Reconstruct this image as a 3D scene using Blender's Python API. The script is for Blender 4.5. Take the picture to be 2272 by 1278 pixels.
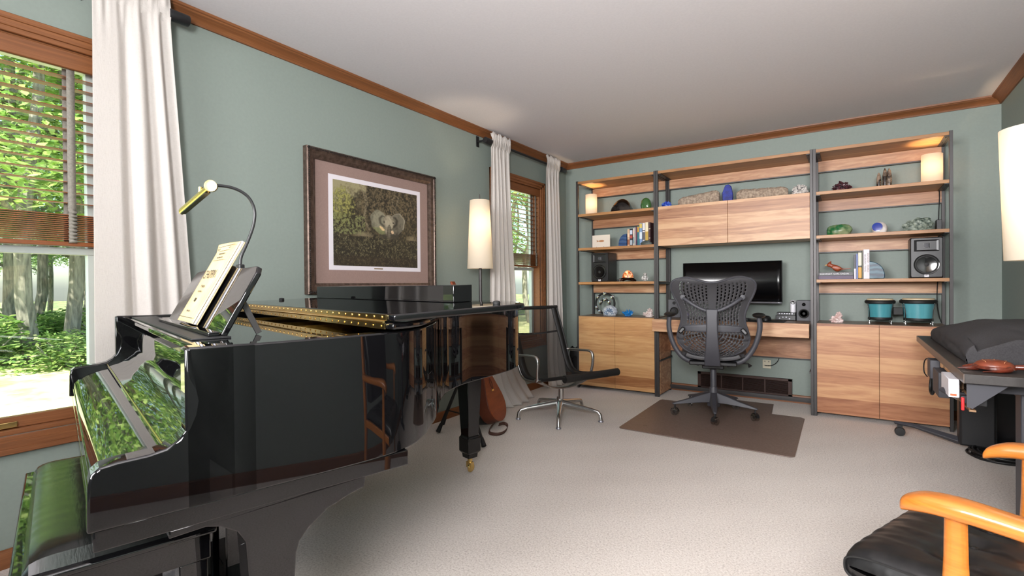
import bpy, bmesh, math, random
from math import sin, cos, pi, radians
from mathutils import Vector, Matrix, noise

random.seed(7)
for o in list(bpy.data.objects):
    bpy.data.objects.remove(o)
SC = bpy.context.scene
COL = SC.collection

# ------------------------------------------------------------------ camera
FPX = 1110.0
CAMP = Vector((2.67, 0.0, 1.061))
YAW, PITCH, ROLL = -0.59549503, -0.00634569, 0.00876513
_f = Vector((sin(YAW) * cos(PITCH), cos(YAW) * cos(PITCH), sin(PITCH)))
_r = Vector((cos(YAW), -sin(YAW), 0))
_d = _f.cross(_r)
RIGHT = cos(ROLL) * _r + sin(ROLL) * _d
DOWN = -sin(ROLL) * _r + cos(ROLL) * _d
cam_data = bpy.data.cameras.new('camera')
cam = bpy.data.objects.new('camera', cam_data)
COL.objects.link(cam)
m = Matrix.Identity(4)
for i in range(3):
    m[i][0], m[i][1], m[i][2], m[i][3] = RIGHT[i], -DOWN[i], -_f[i], CAMP[i]
cam.matrix_world = m
cam_data.sensor_width = 36.0
cam_data.lens = FPX / 2272 * 36.0
cam_data.clip_start = 0.02
cam_data.clip_end = 300
SC.camera = cam
SC.view_settings.view_transform = 'Standard'
SC.view_settings.look = 'None'
SC.view_settings.gamma = 1.0
SC.view_settings.use_curve_mapping = False
SC.view_settings.exposure = -0.22
SC.cycles.max_bounces = 10
SC.cycles.diffuse_bounces = 4
SC.cycles.glossy_bounces = 4
SC.cycles.transmission_bounces = 4
SC.cycles.transparent_max_bounces = 12
SC.cycles.caustics_reflective = False
SC.cycles.caustics_refractive = False
SC.cycles.sample_clamp_indirect = 6.0

# ------------------------------------------------------------------ sky, sun, lights
world = bpy.data.worlds.new('sky')
SC.world = world
world.use_nodes = True
wn = world.node_tree
bg = wn.nodes['Background']
sky = wn.nodes.new('ShaderNodeTexSky')
sky.sky_type = 'NISHITA'
sky.sun_disc = False
sky.sun_elevation = radians(52)
sky.sun_rotation = radians(170)
sky.air_density = 1.0
sky.dust_density = 2.0
wn.links.new(sky.outputs[0], bg.inputs[0])
bg.inputs[1].default_value = 0.6

def light(name, kind, loc, energy, color=(1, 1, 1), size=0.1, size_y=None, target=None, portal=False, spread=None):
    l = bpy.data.lights.new(name, kind)
    l.energy = energy
    l.color = color
    o = bpy.data.objects.new(name, l)
    COL.objects.link(o)
    o.location = loc
    if kind == 'AREA':
        l.shape = 'RECTANGLE'
        l.size = size
        l.size_y = size_y or size
        if portal:
            l.cycles.is_portal = True
        if spread:
            l.spread = spread
    elif kind == 'POINT':
        l.shadow_soft_size = size
    elif kind == 'SUN':
        l.angle = size
    if target is not None:
        o.rotation_euler = (Vector(target) - Vector(loc)).to_track_quat('-Z', 'Y').to_euler()
    return o

light('sun', 'SUN', (0, 0, 30), 15.0, (1.0, 0.93, 0.80), size=0.01, target=(-4, 12, 14))
ROOM_W, ROOM_D, ROOM_H, ROOM_B = 3.585, 5.044, 2.41, -1.9
light('window_portal', 'AREA', (-0.16, 0.05, 1.28), 1, size=1.75, size_y=1.6, target=(1, 0.05, 1.28), portal=True)
light('window_portal', 'AREA', (-0.16, 4.08, 1.28), 1, size=0.95, size_y=1.6, target=(1, 4.08, 1.28), portal=True)
# added fill lamps behind the camera; the first stands in for bounced flash
light('bounce_fill', 'AREA', (2.9, -0.8, 1.6), 185, (0.99, 0.975, 0.985), size=0.7, size_y=0.7, target=(2.75, 1.1, 2.75))
light('rear_fill', 'AREA', (1.5, -1.8, 1.7), 75, (0.99, 0.975, 0.98), size=1.3, size_y=1.1, target=(2.45, 4.6, 1.3), spread=radians(95))  # added fill towards the shelving wall, no doorway is built here

# ------------------------------------------------------------------ placing helpers (points on real planes)
def ray(px, py):
    return RIGHT * ((px - 1136) / FPX) + DOWN * ((py - 639) / FPX) + _f
def PX(px, py, x):
    r = ray(px, py); return CAMP + r * ((x - CAMP.x) / r.x)
def PY(px, py, y):
    r = ray(px, py); return CAMP + r * ((y - CAMP.y) / r.y)
def PZ(px, py, z):
    r = ray(px, py); return CAMP + r * ((z - CAMP.z) / r.z)
def PN(px, py, p0, n):
    r = ray(px, py); return CAMP + r * ((Vector(p0) - CAMP).dot(n) / r.dot(n))

# ------------------------------------------------------------------ materials
def S(r, g, b):
    def f(c):
        c /= 255.0
        return c / 12.92 if c <= 0.04045 else ((c + 0.055) / 1.055) ** 2.4
    return (f(r), f(g), f(b), 1.0)

class NT:
    def __init__(s, name):
        s.m = bpy.data.materials.new(name)
        s.m.use_nodes = True
        s.t = s.m.node_tree
        s.b = s.t.nodes['Principled BSDF']
        s.out = s.t.nodes['Material Output']
    def n(s, typ, **kw):
        nd = s.t.nodes.new(typ)
        for k, v in kw.items():
            if k.startswith('i_'):
                nd.inputs[k[2:].replace('_', ' ')].default_value = v
            else:
                setattr(nd, k, v)
        return nd
    def l(s, a, b):
        s.t.links.new(a, b)
    def set(s, **kw):
        for k, v in kw.items():
            s.b.inputs[k.replace('_', ' ')].default_value = v
        return s
    def coords(s, scale=(1, 1, 1), kind='Object', rot=(0, 0, 0)):
        tc = s.n('ShaderNodeTexCoord')
        mp = s.n('ShaderNodeMapping')
        mp.inputs['Scale'].default_value = scale
        mp.inputs['Rotation'].default_value = rot
        s.l(tc.outputs[kind], mp.inputs['Vector'])
        return mp.outputs[0]
    def ramp(s, fac, stops):
        r = s.n('ShaderNodeValToRGB')
        e = r.color_ramp.elements
        while len(e) > 1:
            e.remove(e[-1])
        e[0].position, e[0].color = stops[0]
        for p, c in stops[1:]:
            x = e.new(p); x.color = c
        s.l(fac, r.inputs[0])
        return r.outputs[0]
    def bump(s, h, strength, dist=0.01):
        b = s.n('ShaderNodeBump')
        b.inputs['Strength'].default_value = strength
        b.inputs['Distance'].default_value = dist
        s.l(h, b.inputs['Height'])
        s.l(b.outputs[0], s.b.inputs['Normal'])

def plain(name, col, rough=0.5, metal=0.0, coat=0.0, **kw):
    t = NT(name)
    t.set(Base_Color=col, Roughness=rough, Metallic=metal)
    t.b.inputs['Coat Weight'].default_value = coat
    for k, v in kw.items():
        t.b.inputs[k.replace('_', ' ')].default_value = v
    return t.m

def noisy(name, c1, c2, scale=8, rough=0.5, bump=0.0, metal=0.0, detail=4, stretch=(1, 1, 1), lo=0.35, hi=0.65, coat=0.0, bscale=None, dist=0.01):
    t = NT(name)
    v = t.coords(stretch)
    nz = t.n('ShaderNodeTexNoise', i_Scale=scale, i_Detail=detail, i_Roughness=0.6)
    t.l(v, nz.inputs['Vector'])
    t.l(t.ramp(nz.outputs[0], [(lo, c1), (hi, c2)]), t.b.inputs['Base Color'])
    t.set(Roughness=rough, Metallic=metal)
    t.b.inputs['Coat Weight'].default_value = coat
    if bump:
        h = nz
        if bscale:
            h = t.n('ShaderNodeTexNoise', i_Scale=bscale, i_Detail=3.0)
            t.l(v, h.inputs['Vector'])
        t.bump(h.outputs[0], bump, dist)
    return t.m

def wood(name, cols, plank=0.075, axis='X', up='Z', grain=22, rough=0.42, coat=0.0, off=0.0, fig=0.3, contrast=0.5):
    """cols: dark, mid, light. grain runs along axis; glued boards change tone along up."""
    t = NT(name)
    tc = t.n('ShaderNodeTexCoord')
    sep = t.n('ShaderNodeSeparateXYZ')
    t.l(tc.outputs['Object'], sep.inputs[0])
    idx = t.n('ShaderNodeMath', operation='MULTIPLY_ADD')
    t.l(sep.outputs[up], idx.inputs[0]); idx.inputs[1].default_value = 1.0 / plank; idx.inputs[2].default_value = off
    fl = t.n('ShaderNodeMath', operation='FLOOR'); t.l(idx.outputs[0], fl.inputs[0])
    wn_ = t.n('ShaderNodeTexWhiteNoise', noise_dimensions='1D'); t.l(fl.outputs[0], wn_.inputs['W'])
    other = [a for a in 'XYZ' if a not in (axis, up)][0]
    # stretched coordinates
    comb = t.n('ShaderNodeCombineXYZ')
    ma = t.n('ShaderNodeMath', operation='MULTIPLY'); t.l(sep.outputs[axis], ma.inputs[0]); ma.inputs[1].default_value = 1.6
    mu = t.n('ShaderNodeMath', operation='MULTIPLY'); t.l(sep.outputs[up], mu.inputs[0]); mu.inputs[1].default_value = grain
    mo = t.n('ShaderNodeMath', operation='MULTIPLY_ADD'); t.l(sep.outputs[other], mo.inputs[0]); mo.inputs[1].default_value = grain * 0.5
    w7 = t.n('ShaderNodeMath', operation='MULTIPLY'); t.l(wn_.outputs[0], w7.inputs[0]); w7.inputs[1].default_value = 37.0
    t.l(w7.outputs[0], mo.inputs[2])
    t.l(ma.outputs[0], comb.inputs[0]); t.l(mu.outputs[0], comb.inputs[1]); t.l(mo.outputs[0], comb.inputs[2])
    n1 = t.n('ShaderNodeTexNoise', i_Scale=0.8, i_Detail=5.0, i_Roughness=0.6, i_Distortion=2.2)
    t.l(comb.outputs[0], n1.inputs['Vector'])
    n2 = t.n('ShaderNodeTexNoise', i_Scale=6.0, i_Detail=3.0)
    t.l(comb.outputs[0], n2.inputs['Vector'])
    # tone = noise*contrast + plank*fig
    a1 = t.n('ShaderNodeMath', operation='MULTIPLY_ADD'); t.l(wn_.outputs[0], a1.inputs[0]); a1.inputs[1].default_value = fig
    m1 = t.n('ShaderNodeMath', operation='MULTIPLY'); t.l(n1.outputs[0], m1.inputs[0]); m1.inputs[1].default_value = contrast * 2
    t.l(m1.outputs[0], a1.inputs[2])
    m2 = t.n('ShaderNodeMath', operation='MULTIPLY_ADD'); t.l(n2.outputs[0], m2.inputs[0]); m2.inputs[1].default_value = 0.25
    t.l(a1.outputs[0], m2.inputs[2])
    base = contrast + fig * 0.5 + 0.125
    c = t.ramp(m2.outputs[0], [(base - 0.32, cols[0]), (base, cols[1]), (min(1.0, base + 0.25), cols[2])])
    t.l(c, t.b.inputs['Base Color'])
    t.set(Roughness=rough)
    t.b.inputs['Coat Weight'].default_value = coat
    t.bump(n2.outputs[0], 0.08, 0.002)
    return t.m

M = {}
M['wall'] = noisy('sage_wall_paint', S(135, 146, 139), S(138, 149, 142), 60, 0.62, bump=0.05, dist=0.002)
M['ceiling'] = noisy('ceiling_paint', S(224, 219, 222), S(228, 223, 226), 80, 0.85, bump=0.05, dist=0.002)
M['trim'] = wood('cherry_trim', (S(90, 52, 26), S(126, 77, 42), S(150, 98, 58)), plank=0.5, axis='Y', up='Z', grain=60, fig=0.05, contrast=0.3, coat=0.0, rough=0.5)
M['trimx'] = wood('cherry_trim_across', (S(90, 52, 26), S(126, 77, 42), S(150, 98, 58)), plank=0.5, axis='X', up='Z', grain=60, fig=0.05, contrast=0.3, coat=0.0, rough=0.5)
M['trimz'] = wood('cherry_trim_upright', (S(90, 52, 26), S(126, 77, 42), S(150, 98, 58)), plank=0.5, axis='Z', up='Y', grain=60, fig=0.05, contrast=0.3, coat=0.0, rough=0.5)
M['mango'] = wood('mango_wood', (S(136, 88, 62), S(184, 136, 100), S(208, 166, 128)), plank=0.092, fig=0.36, contrast=0.5, grain=15)
M['mango2'] = wood('mango_wood_golden', (S(150, 98, 58), S(194, 144, 94), S(214, 170, 118)), plank=0.098, fig=0.46, contrast=0.4, off=3.3, grain=15)
M['mango3'] = wood('mango_wood_reddish', (S(140, 86, 56), S(182, 128, 90), S(204, 156, 112)), plank=0.112, fig=0.44, contrast=0.4, off=11.6, grain=15)
M['mangos'] = wood('mango_shelf', (S(140, 94, 56), S(182, 132, 84), S(206, 160, 108)), plank=0.12, up='Y', fig=0.3, contrast=0.4)
M['mangob'] = wood('mango_backboard', (S(140, 90, 60), S(184, 134, 98), S(208, 164, 126)), plank=0.4, fig=0.2, contrast=0.6, grain=16)
M['dtop'] = wood('dark_cabinet_top', (S(96, 72, 54), S(122, 96, 74), S(140, 112, 88)), plank=0.2, up='Y', fig=0.2, contrast=0.4, rough=0.35)
M['steel'] = plain('dark_bronze_steel', S(72, 70, 70), 0.45, 0.6)
M['black'] = plain('black_plastic', S(26, 26, 28), 0.42)
M['charcoal'] = plain('charcoal_plastic', S(62, 62, 68), 0.5)
M['charcoal2'] = plain('charcoal_mesh_plastic', S(58, 57, 60), 0.55)
M['piano'] = plain('polished_ebony_lacquer', (0.003, 0.003, 0.0035, 1), 0.02, 0.0, 0.0, IOR=1.5)
M['pianomatte'] = plain('black_felted_board', S(20, 20, 22), 0.5)
M['brass'] = plain('polished_brass', S(226, 194, 124), 0.22, 1.0)
M['gold'] = noisy('gold_iron_plate', S(150, 116, 50), S(190, 150, 72), 20, 0.35, metal=0.8)
M['chrome'] = plain('chrome', S(215, 215, 218), 0.12, 1.0)
M['alum'] = plain('polished_aluminium', S(200, 200, 200), 0.25, 1.0)
M['white'] = plain('white_plastic', S(230, 228, 235), 0.4)
M['screen'] = plain('monitor_screen', S(10, 10, 12), 0.22)
M['silver'] = plain('silver_plastic', S(150, 150, 158), 0.35, 0.6)
M['leather'] = noisy('black_leather', S(16, 16, 17), S(28, 27, 27), 30, 0.3, bump=0.35, dist=0.012, bscale=9)
M['vinyl'] = noisy('bench_vinyl', S(14, 16, 15), S(20, 22, 21), 30, 0.2, bump=0.1, dist=0.004, stretch=(1, 4, 1))
M['armwood'] = wood('honey_teak', (S(150, 80, 26), S(190, 112, 42), S(208, 134, 58)), plank=0.5, axis='X', up='Z', grain=40, fig=0.05, contrast=0.3, coat=0.5, rough=0.3)
M['paper'] = noisy('aged_paper', S(196, 172, 124), S(208, 186, 142), 12, 0.75)
M['ink'] = plain('printing_ink', S(120, 96, 60), 0.7)
M['inkdark'] = plain('dark_ink', S(60, 52, 44), 0.7)
M['mat'] = noisy('brown_chair_mat', S(112, 94, 86), S(128, 110, 101), 90, 0.4, bump=0.1, dist=0.002, detail=2)
M['clothdark'] = noisy('grey_dust_cover_fabric', S(50, 48, 50), S(62, 60, 62), 200, 0.85, bump=0.2, dist=0.002)
M['desktop'] = noisy('dark_brown_desktop', S(52, 48, 46), S(58, 54, 52), 90, 0.5)
M['deskedge'] = plain('desk_edge_band', S(104, 92, 84), 0.4)
M['rubber'] = plain('black_rubber', S(18, 18, 18), 0.6)
M['teal'] = noisy('teal_drum_shell', S(66, 138, 148), S(96, 166, 176), 3, 0.25, coat=0.4, stretch=(3, 3, 0.3))
M['drumskin'] = plain('drum_skin', S(222, 204, 168), 0.5)
M['red'] = plain('red_connector', S(200, 40, 44), 0.4)
M['guitar'] = noisy('reddish_brown_body', S(120, 54, 26), S(146, 70, 38), 6, 0.42, stretch=(1, 1, 4))
M['guitarside'] = plain('brown_body_side', S(98, 44, 22), 0.45)
M['strap'] = plain('dark_brown_strap', S(72, 44, 34), 0.6)
M['cordblack'] = plain('black_cable', S(16, 16, 17), 0.5)
M['outlet'] = plain('almond_outlet_plastic', S(222, 214, 190), 0.4)
M['vent'] = plain('dark_brown_vent_metal', S(58, 38, 32), 0.45, 0.3)
M['pewter'] = noisy('pewter_frame', S(70, 56, 48), S(104, 86, 76), 40, 0.35, metal=0.5)
M['framedark'] = plain('dark_beaded_frame', S(42, 36, 34), 0.35, 0.5)
M['matboard'] = noisy('mauve_mat_board', S(142, 118, 110), S(148, 124, 116), 120, 0.9)
M['tape'] = noisy('grey_ladder_tape', S(128, 124, 116), S(146, 142, 132), 150, 0.9)
M['slat'] = wood('blind_slat_wood', (S(96, 50, 24), S(132, 74, 38), S(156, 96, 52)), plank=0.5, axis='Y', up='Z', grain=60, fig=0.05, contrast=0.3, coat=0.3)
M['sash'] = plain('pale_window_sash', S(190, 200, 196), 0.5)

def curtain_mat():
    t = NT('white_linen')
    v = t.coords((1, 1, 1))
    a = t.n('ShaderNodeTexNoise', i_Scale=1.0, i_Detail=2.0)
    mp = t.coords((400, 400, 60)); t.l(mp, a.inputs['Vector'])
    b = t.n('ShaderNodeTexNoise', i_Scale=1.0, i_Detail=2.0)
    mp2 = t.coords((60, 60, 500)); t.l(mp2, b.inputs['Vector'])
    ad = t.n('ShaderNodeMath', operation='ADD'); t.l(a.outputs[0], ad.inputs[0]); t.l(b.outputs[0], ad.inputs[1])
    c = t.ramp(ad.outputs[0], [(0.3, S(198, 191, 186)), (1.0, S(220, 214, 209))])
    t.l(c, t.b.inputs['Base Color'])
    t.set(Roughness=0.9)
    t.bump(ad.outputs[0], 0.25, 0.002)
    tr = t.n('ShaderNodeBsdfTranslucent'); tr.inputs[0].default_value = S(240, 236, 226)
    mx = t.n('ShaderNodeMixShader'); mx.inputs[0].default_value = 0.2
    t.l(t.b.outputs[0], mx.inputs[1]); t.l(tr.outputs[0], mx.inputs[2]); t.l(mx.outputs[0], t.out.inputs[0])
    return t.m
M['linen'] = curtain_mat()

def carpet_mat():
    t = NT('beige_carpet')
    v = t.coords((1, 1, 1))
    a = t.n('ShaderNodeTexNoise', i_Scale=120.0, i_Detail=4.0, i_Roughness=0.8); t.l(v, a.inputs['Vector'])
    b = t.n('ShaderNodeTexNoise', i_Scale=1.4, i_Detail=2.0); t.l(v, b.inputs['Vector'])
    w = t.n('ShaderNodeTexWave', i_Scale=0.9, i_Distortion=3.0, i_Detail=1.0)
    w.inputs['Detail Scale'].default_value = 0.6
    t.l(t.coords((1, 1, 1), rot=(0, 0, 0.9)), w.inputs['Vector'])
    m1 = t.n('ShaderNodeMath', operation='MULTIPLY_ADD'); t.l(b.outputs[0], m1.inputs[0]); m1.inputs[1].default_value = 0.12; t.l(a.outputs[0], m1.inputs[2])
    m2 = t.n('ShaderNodeMath', operation='MULTIPLY_ADD'); t.l(w.outputs[1], m2.inputs[0]); m2.inputs[1].default_value = 0.02; t.l(m1.outputs[0], m2.inputs[2])
    c = t.ramp(m2.outputs[0], [(0.34, S(160, 147, 138)), (0.54, S(216, 205, 196)), (0.76, S(238, 230, 223))])
    t.l(c, t.b.inputs['Base Color'])
    t.set(Roughness=0.97)
    t.b.inputs['Sheen Weight'].default_value = 0.2
    t.bump(a.outputs[0], 0.6, 0.008)
    return t.m
M['carpet'] = carpet_mat()

def glass_mat(name, tint=(0.96, 1.0, 0.98, 1), fac=0.06):
    t = NT(name)
    tr = t.n('ShaderNodeBsdfTransparent'); tr.inputs[0].default_value = tint
    gl = t.n('ShaderNodeBsdfGlossy'); gl.inputs['Roughness'].default_value = 0.02
    mx = t.n('ShaderNodeMixShader'); mx.inputs[0].default_value = fac
    t.l(tr.outputs[0], mx.inputs[1]); t.l(gl.outputs[0], mx.inputs[2]); t.l(mx.outputs[0], t.out.inputs[0])
    return t.m
M['glass'] = glass_mat('window_glass', fac=0.035)
M['pictureglass'] = glass_mat('picture_glass', (1, 1, 1, 1), 0.02)

def mesh_fabric():
    t = NT('black_sling_mesh')
    t.set(Base_Color=S(34, 33, 34), Roughness=0.7)
    tr = t.n('ShaderNodeBsdfTransparent')
    ck = t.n('ShaderNodeTexChecker', i_Scale=420.0); t.l(t.coords(), ck.inputs['Vector'])
    mx = t.n('ShaderNodeMixShader')
    mm = t.n('ShaderNodeMath', operation='MULTIPLY_ADD'); t.l(ck.outputs[1], mm.inputs[0]); mm.inputs[1].default_value = 0.36; mm.inputs[2].default_value = 0.16
    t.l(mm.outputs[0], mx.inputs[0]); t.l(t.b.outputs[0], mx.inputs[1]); t.l(tr.outputs[0], mx.inputs[2]); t.l(mx.outputs[0], t.out.inputs[0])
    return t.m
M['sling'] = mesh_fabric()

def shade_mat(name, col, tcol, fac=0.55):
    t = NT(name)
    t.set(Base_Color=col, Roughness=0.8)
    tr = t.n('ShaderNodeBsdfTranslucent'); tr.inputs[0].default_value = tcol
    mx = t.n('ShaderNodeMixShader'); mx.inputs[0].default_value = fac
    t.b.inputs['Emission Color'].default_value = S(255, 232, 200); t.b.inputs['Emission Strength'].default_value = 0.35
    t.l(t.b.outputs[0], mx.inputs[1]); t.l(tr.outputs[0], mx.inputs[2]); t.l(mx.outputs[0], t.out.inputs[0])
    return t.m
M['shade'] = shade_mat('cream_lamp_shade', S(245, 240, 230), S(250, 240, 222))
M['clearwheel'] = glass_mat('clear_caster_tyre', (0.8, 0.8, 0.8, 1), 0.25)

def foliage(name, c1, c2, c3):
    t = NT(name)
    gi = t.n('ShaderNodeNewGeometry')
    c = t.ramp(gi.outputs['Random Per Island'], [(0.0, c1), (0.5, c2), (1.0, c3)])
    t.l(c, t.b.inputs['Base Color']); t.set(Roughness=0.6)
    tr = t.n('ShaderNodeBsdfTranslucent'); t.l(c, tr.inputs[0])
    mx = t.n('ShaderNodeMixShader'); mx.inputs[0].default_value = 0.5
    t.l(t.b.outputs[0], mx.inputs[1]); t.l(tr.outputs[0], mx.inputs[2]); t.l(mx.outputs[0], t.out.inputs[0])
    return t.m
M['leaf'] = foliage('tree_leaves', S(104, 142, 72), S(160, 192, 104), S(214, 230, 156))
M['leaf2'] = foliage('undergrowth_leaves', S(90, 124, 66), S(134, 168, 90), S(200, 216, 140))
M['bark'] = noisy('grey_bark', S(96, 92, 84), S(150, 144, 132), 6, 0.9, bump=0.6, stretch=(3, 3, 0.5))
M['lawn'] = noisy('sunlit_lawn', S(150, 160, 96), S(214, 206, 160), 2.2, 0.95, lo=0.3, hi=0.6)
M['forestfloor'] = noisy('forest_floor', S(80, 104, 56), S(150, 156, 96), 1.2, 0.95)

# ------------------------------------------------------------------ mesh builder
class MB:
    def __init__(s):
        s.v = []; s.f = []
    def add(s, vs, fs):
        b = len(s.v)
        s.v += [Vector(v) for v in vs]
        s.f += [[b + i for i in f] for f in fs]
        return s
    def box(s, a, b, rot=None, piv=None):
        x0, y0, z0 = a; x1, y1, z1 = b
        vs = [Vector((x, y, z)) for z in (z0, z1) for y in (y0, y1) for x in (x0, x1)]
        if rot is not None:
            p = Vector(piv) if piv is not None else (Vector(a) + Vector(b)) / 2
            vs = [p + rot @ (v - p) for v in vs]
        return s.add(vs, [[0, 2, 3, 1], [4, 5, 7, 6], [0, 1, 5, 4], [2, 6, 7, 3], [0, 4, 6, 2], [1, 3, 7, 5]])
    def bar(s, p, q, w, h, up=(0, 0, 1)):
        p = Vector(p); q = Vector(q); d = (q - p).normalized(); up = Vector(up)
        sd = d.cross(up)
        if sd.length < 1e-4: sd = d.cross(Vector((1, 0, 0)))
        sd.normalize(); u = sd.cross(d)
        vs = [c + sd * (w / 2 * i) + u * (h / 2 * j) for c in (p, q) for i, j in ((-1, -1), (1, -1), (1, 1), (-1, 1))]
        return s.add(vs, [[3, 2, 1, 0], [4, 5, 6, 7], [0, 1, 5, 4], [1, 2, 6, 5], [2, 3, 7, 6], [3, 0, 4, 7]])
    def tube(s, pts, r, n=10, cap=True, flat=1.0, closed=False):
        pts = [Vector(p) for p in pts]; k = len(pts)
        rs = r if isinstance(r, (list, tuple)) else [r] * k
        rings = []; prev = None
        for i, p in enumerate(pts):
            if closed: d = pts[(i + 1) % k] - pts[i - 1]
            else: d = pts[min(i + 1, k - 1)] - pts[max(i - 1, 0)]
            d.normalize()
            if prev is None:
                a = Vector((0, 0, 1)) if abs(d.z) < 0.9 else Vector((1, 0, 0))
                u = (a - d * a.dot(d)).normalized()
            else:
                u = (prev - d * prev.dot(d)).normalized()
            prev = u; w = d.cross(u)
            rings.append([p + u * (cos(2 * pi * j / n) * rs[i]) + w * (sin(2 * pi * j / n) * rs[i] * flat) for j in range(n)])
        vs = [v for rg in rings for v in rg]; fs = []
        for i in range(k if closed else k - 1):
            i2 = (i + 1) % k
            for j in range(n):
                j2 = (j + 1) % n
                fs.append([i * n + j, i * n + j2, i2 * n + j2, i2 * n + j])
        if cap and not closed:
            fs.append([j for j in range(n)][::-1]); fs.append([(k - 1) * n + j for j in range(n)])
        return s.add(vs, fs)
    def lathe(s, prof, c=(0, 0, 0), n=24, axis=(0, 0, 1), cap=True):
        c = Vector(c); ax = Vector(axis).normalized()
        a = Vector((1, 0, 0)) if abs(ax.x) < 0.9 else Vector((0, 1, 0))
        u = (a - ax * a.dot(ax)).normalized(); w = ax.cross(u)
        vs = []; fs = []
        for r, z in prof:
            for j in range(n):
                t = 2 * pi * j / n
                vs.append(c + ax * z + u * (r * cos(t)) + w * (r * sin(t)))
        for i in range(len(prof) - 1):
            for j in range(n):
                j2 = (j + 1) % n
                fs.append([i * n + j, i * n + j2, (i + 1) * n + j2, (i + 1) * n + j])
        if cap:
            fs.append([j for j in range(n)][::-1]); k = len(prof) - 1
            fs.append([k * n + j for j in range(n)])
        return s.add(vs, fs)
    def prism(s, poly, vec, closed=True):
        poly = [Vector(p) for p in poly]; vec = Vector(vec); n = len(poly)
        vs = poly + [p + vec for p in poly]
        fs = [[i, (i + 1) % n, n + (i + 1) % n, n + i] for i in range(n)]
        fs += [list(range(n))[::-1], list(range(n, 2 * n))]
        return s.add(vs, fs)
    def grid(s, fn, nu, nv, skip=None):
        vs = [fn(i / nu, j / nv) for j in range(nv + 1) for i in range(nu + 1)]
        fs = []
        for j in range(nv):
            for i in range(nu):
                if skip and skip(i, j): continue
                a = j * (nu + 1) + i
                fs.append([a, a + 1, a + nu + 2, a + nu + 1])
        return s.add(vs, fs)
    def sphere(s, c, r, n=16, m_=10, sc=(1, 1, 1)):
        c = Vector(c)
        def fn(u, v):
            t = u * 2 * pi; p = v * pi
            return c + Vector((r * sc[0] * sin(p) * cos(t), r * sc[1] * sin(p) * sin(t), -r * sc[2] * cos(p)))
        return s.grid(fn, n, m_)
    def build(s, name, mat, parent=None, smooth=True, bevel=0.0, world=False, solid=0.0, sub=0, ang=35, seg=2, weld=False):
        vs = s.v
        if world and parent is not None:
            inv = WM(parent).inverted()
            vs = [inv @ v for v in vs]
        me = bpy.data.meshes.new(name)
        me.from_pydata([tuple(v) for v in vs], [], s.f)
        bm = bmesh.new(); bm.from_mesh(me)
        if weld or True:
            bmesh.ops.remove_doubles(bm, verts=bm.verts, dist=1e-5)
        bmesh.ops.recalc_face_normals(bm, faces=bm.faces)
        bm.to_mesh(me); bm.free()
        for mt in (mat if isinstance(mat, (list, tuple)) else [mat]):
            me.materials.append(mt)
        if smooth:
            me.polygons.foreach_set('use_smooth', [True] * len(me.polygons))
            me.set_sharp_from_angle(angle=radians(ang))
        o = bpy.data.objects.new(name, me)
        COL.objects.link(o)
        if parent is not None: o.parent = parent
        if solid:
            md = o.modifiers.new('solid', 'SOLIDIFY'); md.thickness = solid; md.offset = 0
        if bevel:
            md = o.modifiers.new('bevel', 'BEVEL'); md.width = bevel; md.segments = seg; md.limit_method = 'ANGLE'; md.angle_limit = radians(40)
        if sub:
            md = o.modifiers.new('sub', 'SUBSURF'); md.levels = sub; md.render_levels = sub
        return o

def WM(o):
    mt = Matrix.Translation(o.location) @ o.rotation_euler.to_matrix().to_4x4()
    return (WM(o.parent) @ mt) if o.parent else mt

def tag(o, label, cat, group=None):
    o['label'] = label; o['category'] = cat
    if group: o['group'] = group
    return o
def thing(name, label, cat, loc=(0, 0, 0), rz=0.0, group=None):
    o = bpy.data.objects.new(name, None); COL.objects.link(o)
    o.empty_display_size = 0.05
    o.location = loc; o.rotation_euler = (0, 0, rz)
    return tag(o, label, cat, group)
def struct(name, mb, mat, **kw):
    o = mb.build(name, mat, **kw)
    if kw.get('parent') is None: o['kind'] = 'structure'
    return o
def box(name, a, b, mat, parent=None, bevel=0.002, **kw):
    return MB().box(a, b).build(name, mat, parent, bevel=bevel, **kw)
def text(name, body, size, loc, rot, mat, parent, ext=0.0006, align='CENTER', stretch=1.0, world=True):
    c = bpy.data.curves.new(name, 'FONT'); c.body = body; c.size = size; c.extrude = ext
    c.align_x = align; c.align_y = 'CENTER'
    t = bpy.data.objects.new(name, c); COL.objects.link(t)
    bpy.context.view_layer.update()
    me = bpy.data.meshes.new_from_object(t)
    bpy.data.objects.remove(t)
    me.materials.clear(); me.materials.append(mat)
    mt = Matrix.Translation(Vector(loc)) @ (rot if isinstance(rot, Matrix) else rot.to_matrix()).to_4x4() @ Matrix.Diagonal((stretch, 1, 1, 1))
    me.transform(mt)
    if world and parent is not None: me.transform(WM(parent).inverted())
    o = bpy.data.objects.new(name, me); COL.objects.link(o)
    if parent is not None: o.parent = parent
    return o
def arc(c, r, a0, a1, n, f=None):
    return [(c[0] + r * cos(a0 + (a1 - a0) * i / n), c[1] + r * sin(a0 + (a1 - a0) * i / n)) for i in range(n + 1)]
def smoothpts(pts, it=2):
    pts = [Vector(p) for p in pts]
    for _ in range(it):
        out = [pts[0]]
        for a, b in zip(pts, pts[1:]):
            out += [a * 0.75 + b * 0.25, a * 0.25 + b * 0.75]
        out.append(pts[-1]); pts = out
    return pts
def smoothclosed(pts, it=2):
    pts = [Vector(p) for p in pts]
    for _ in range(it):
        out = []
        for i in range(len(pts)):
            a, b = pts[i], pts[(i + 1) % len(pts)]
            out += [a * 0.75 + b * 0.25, a * 0.25 + b * 0.75]
        pts = out
    return pts
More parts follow.
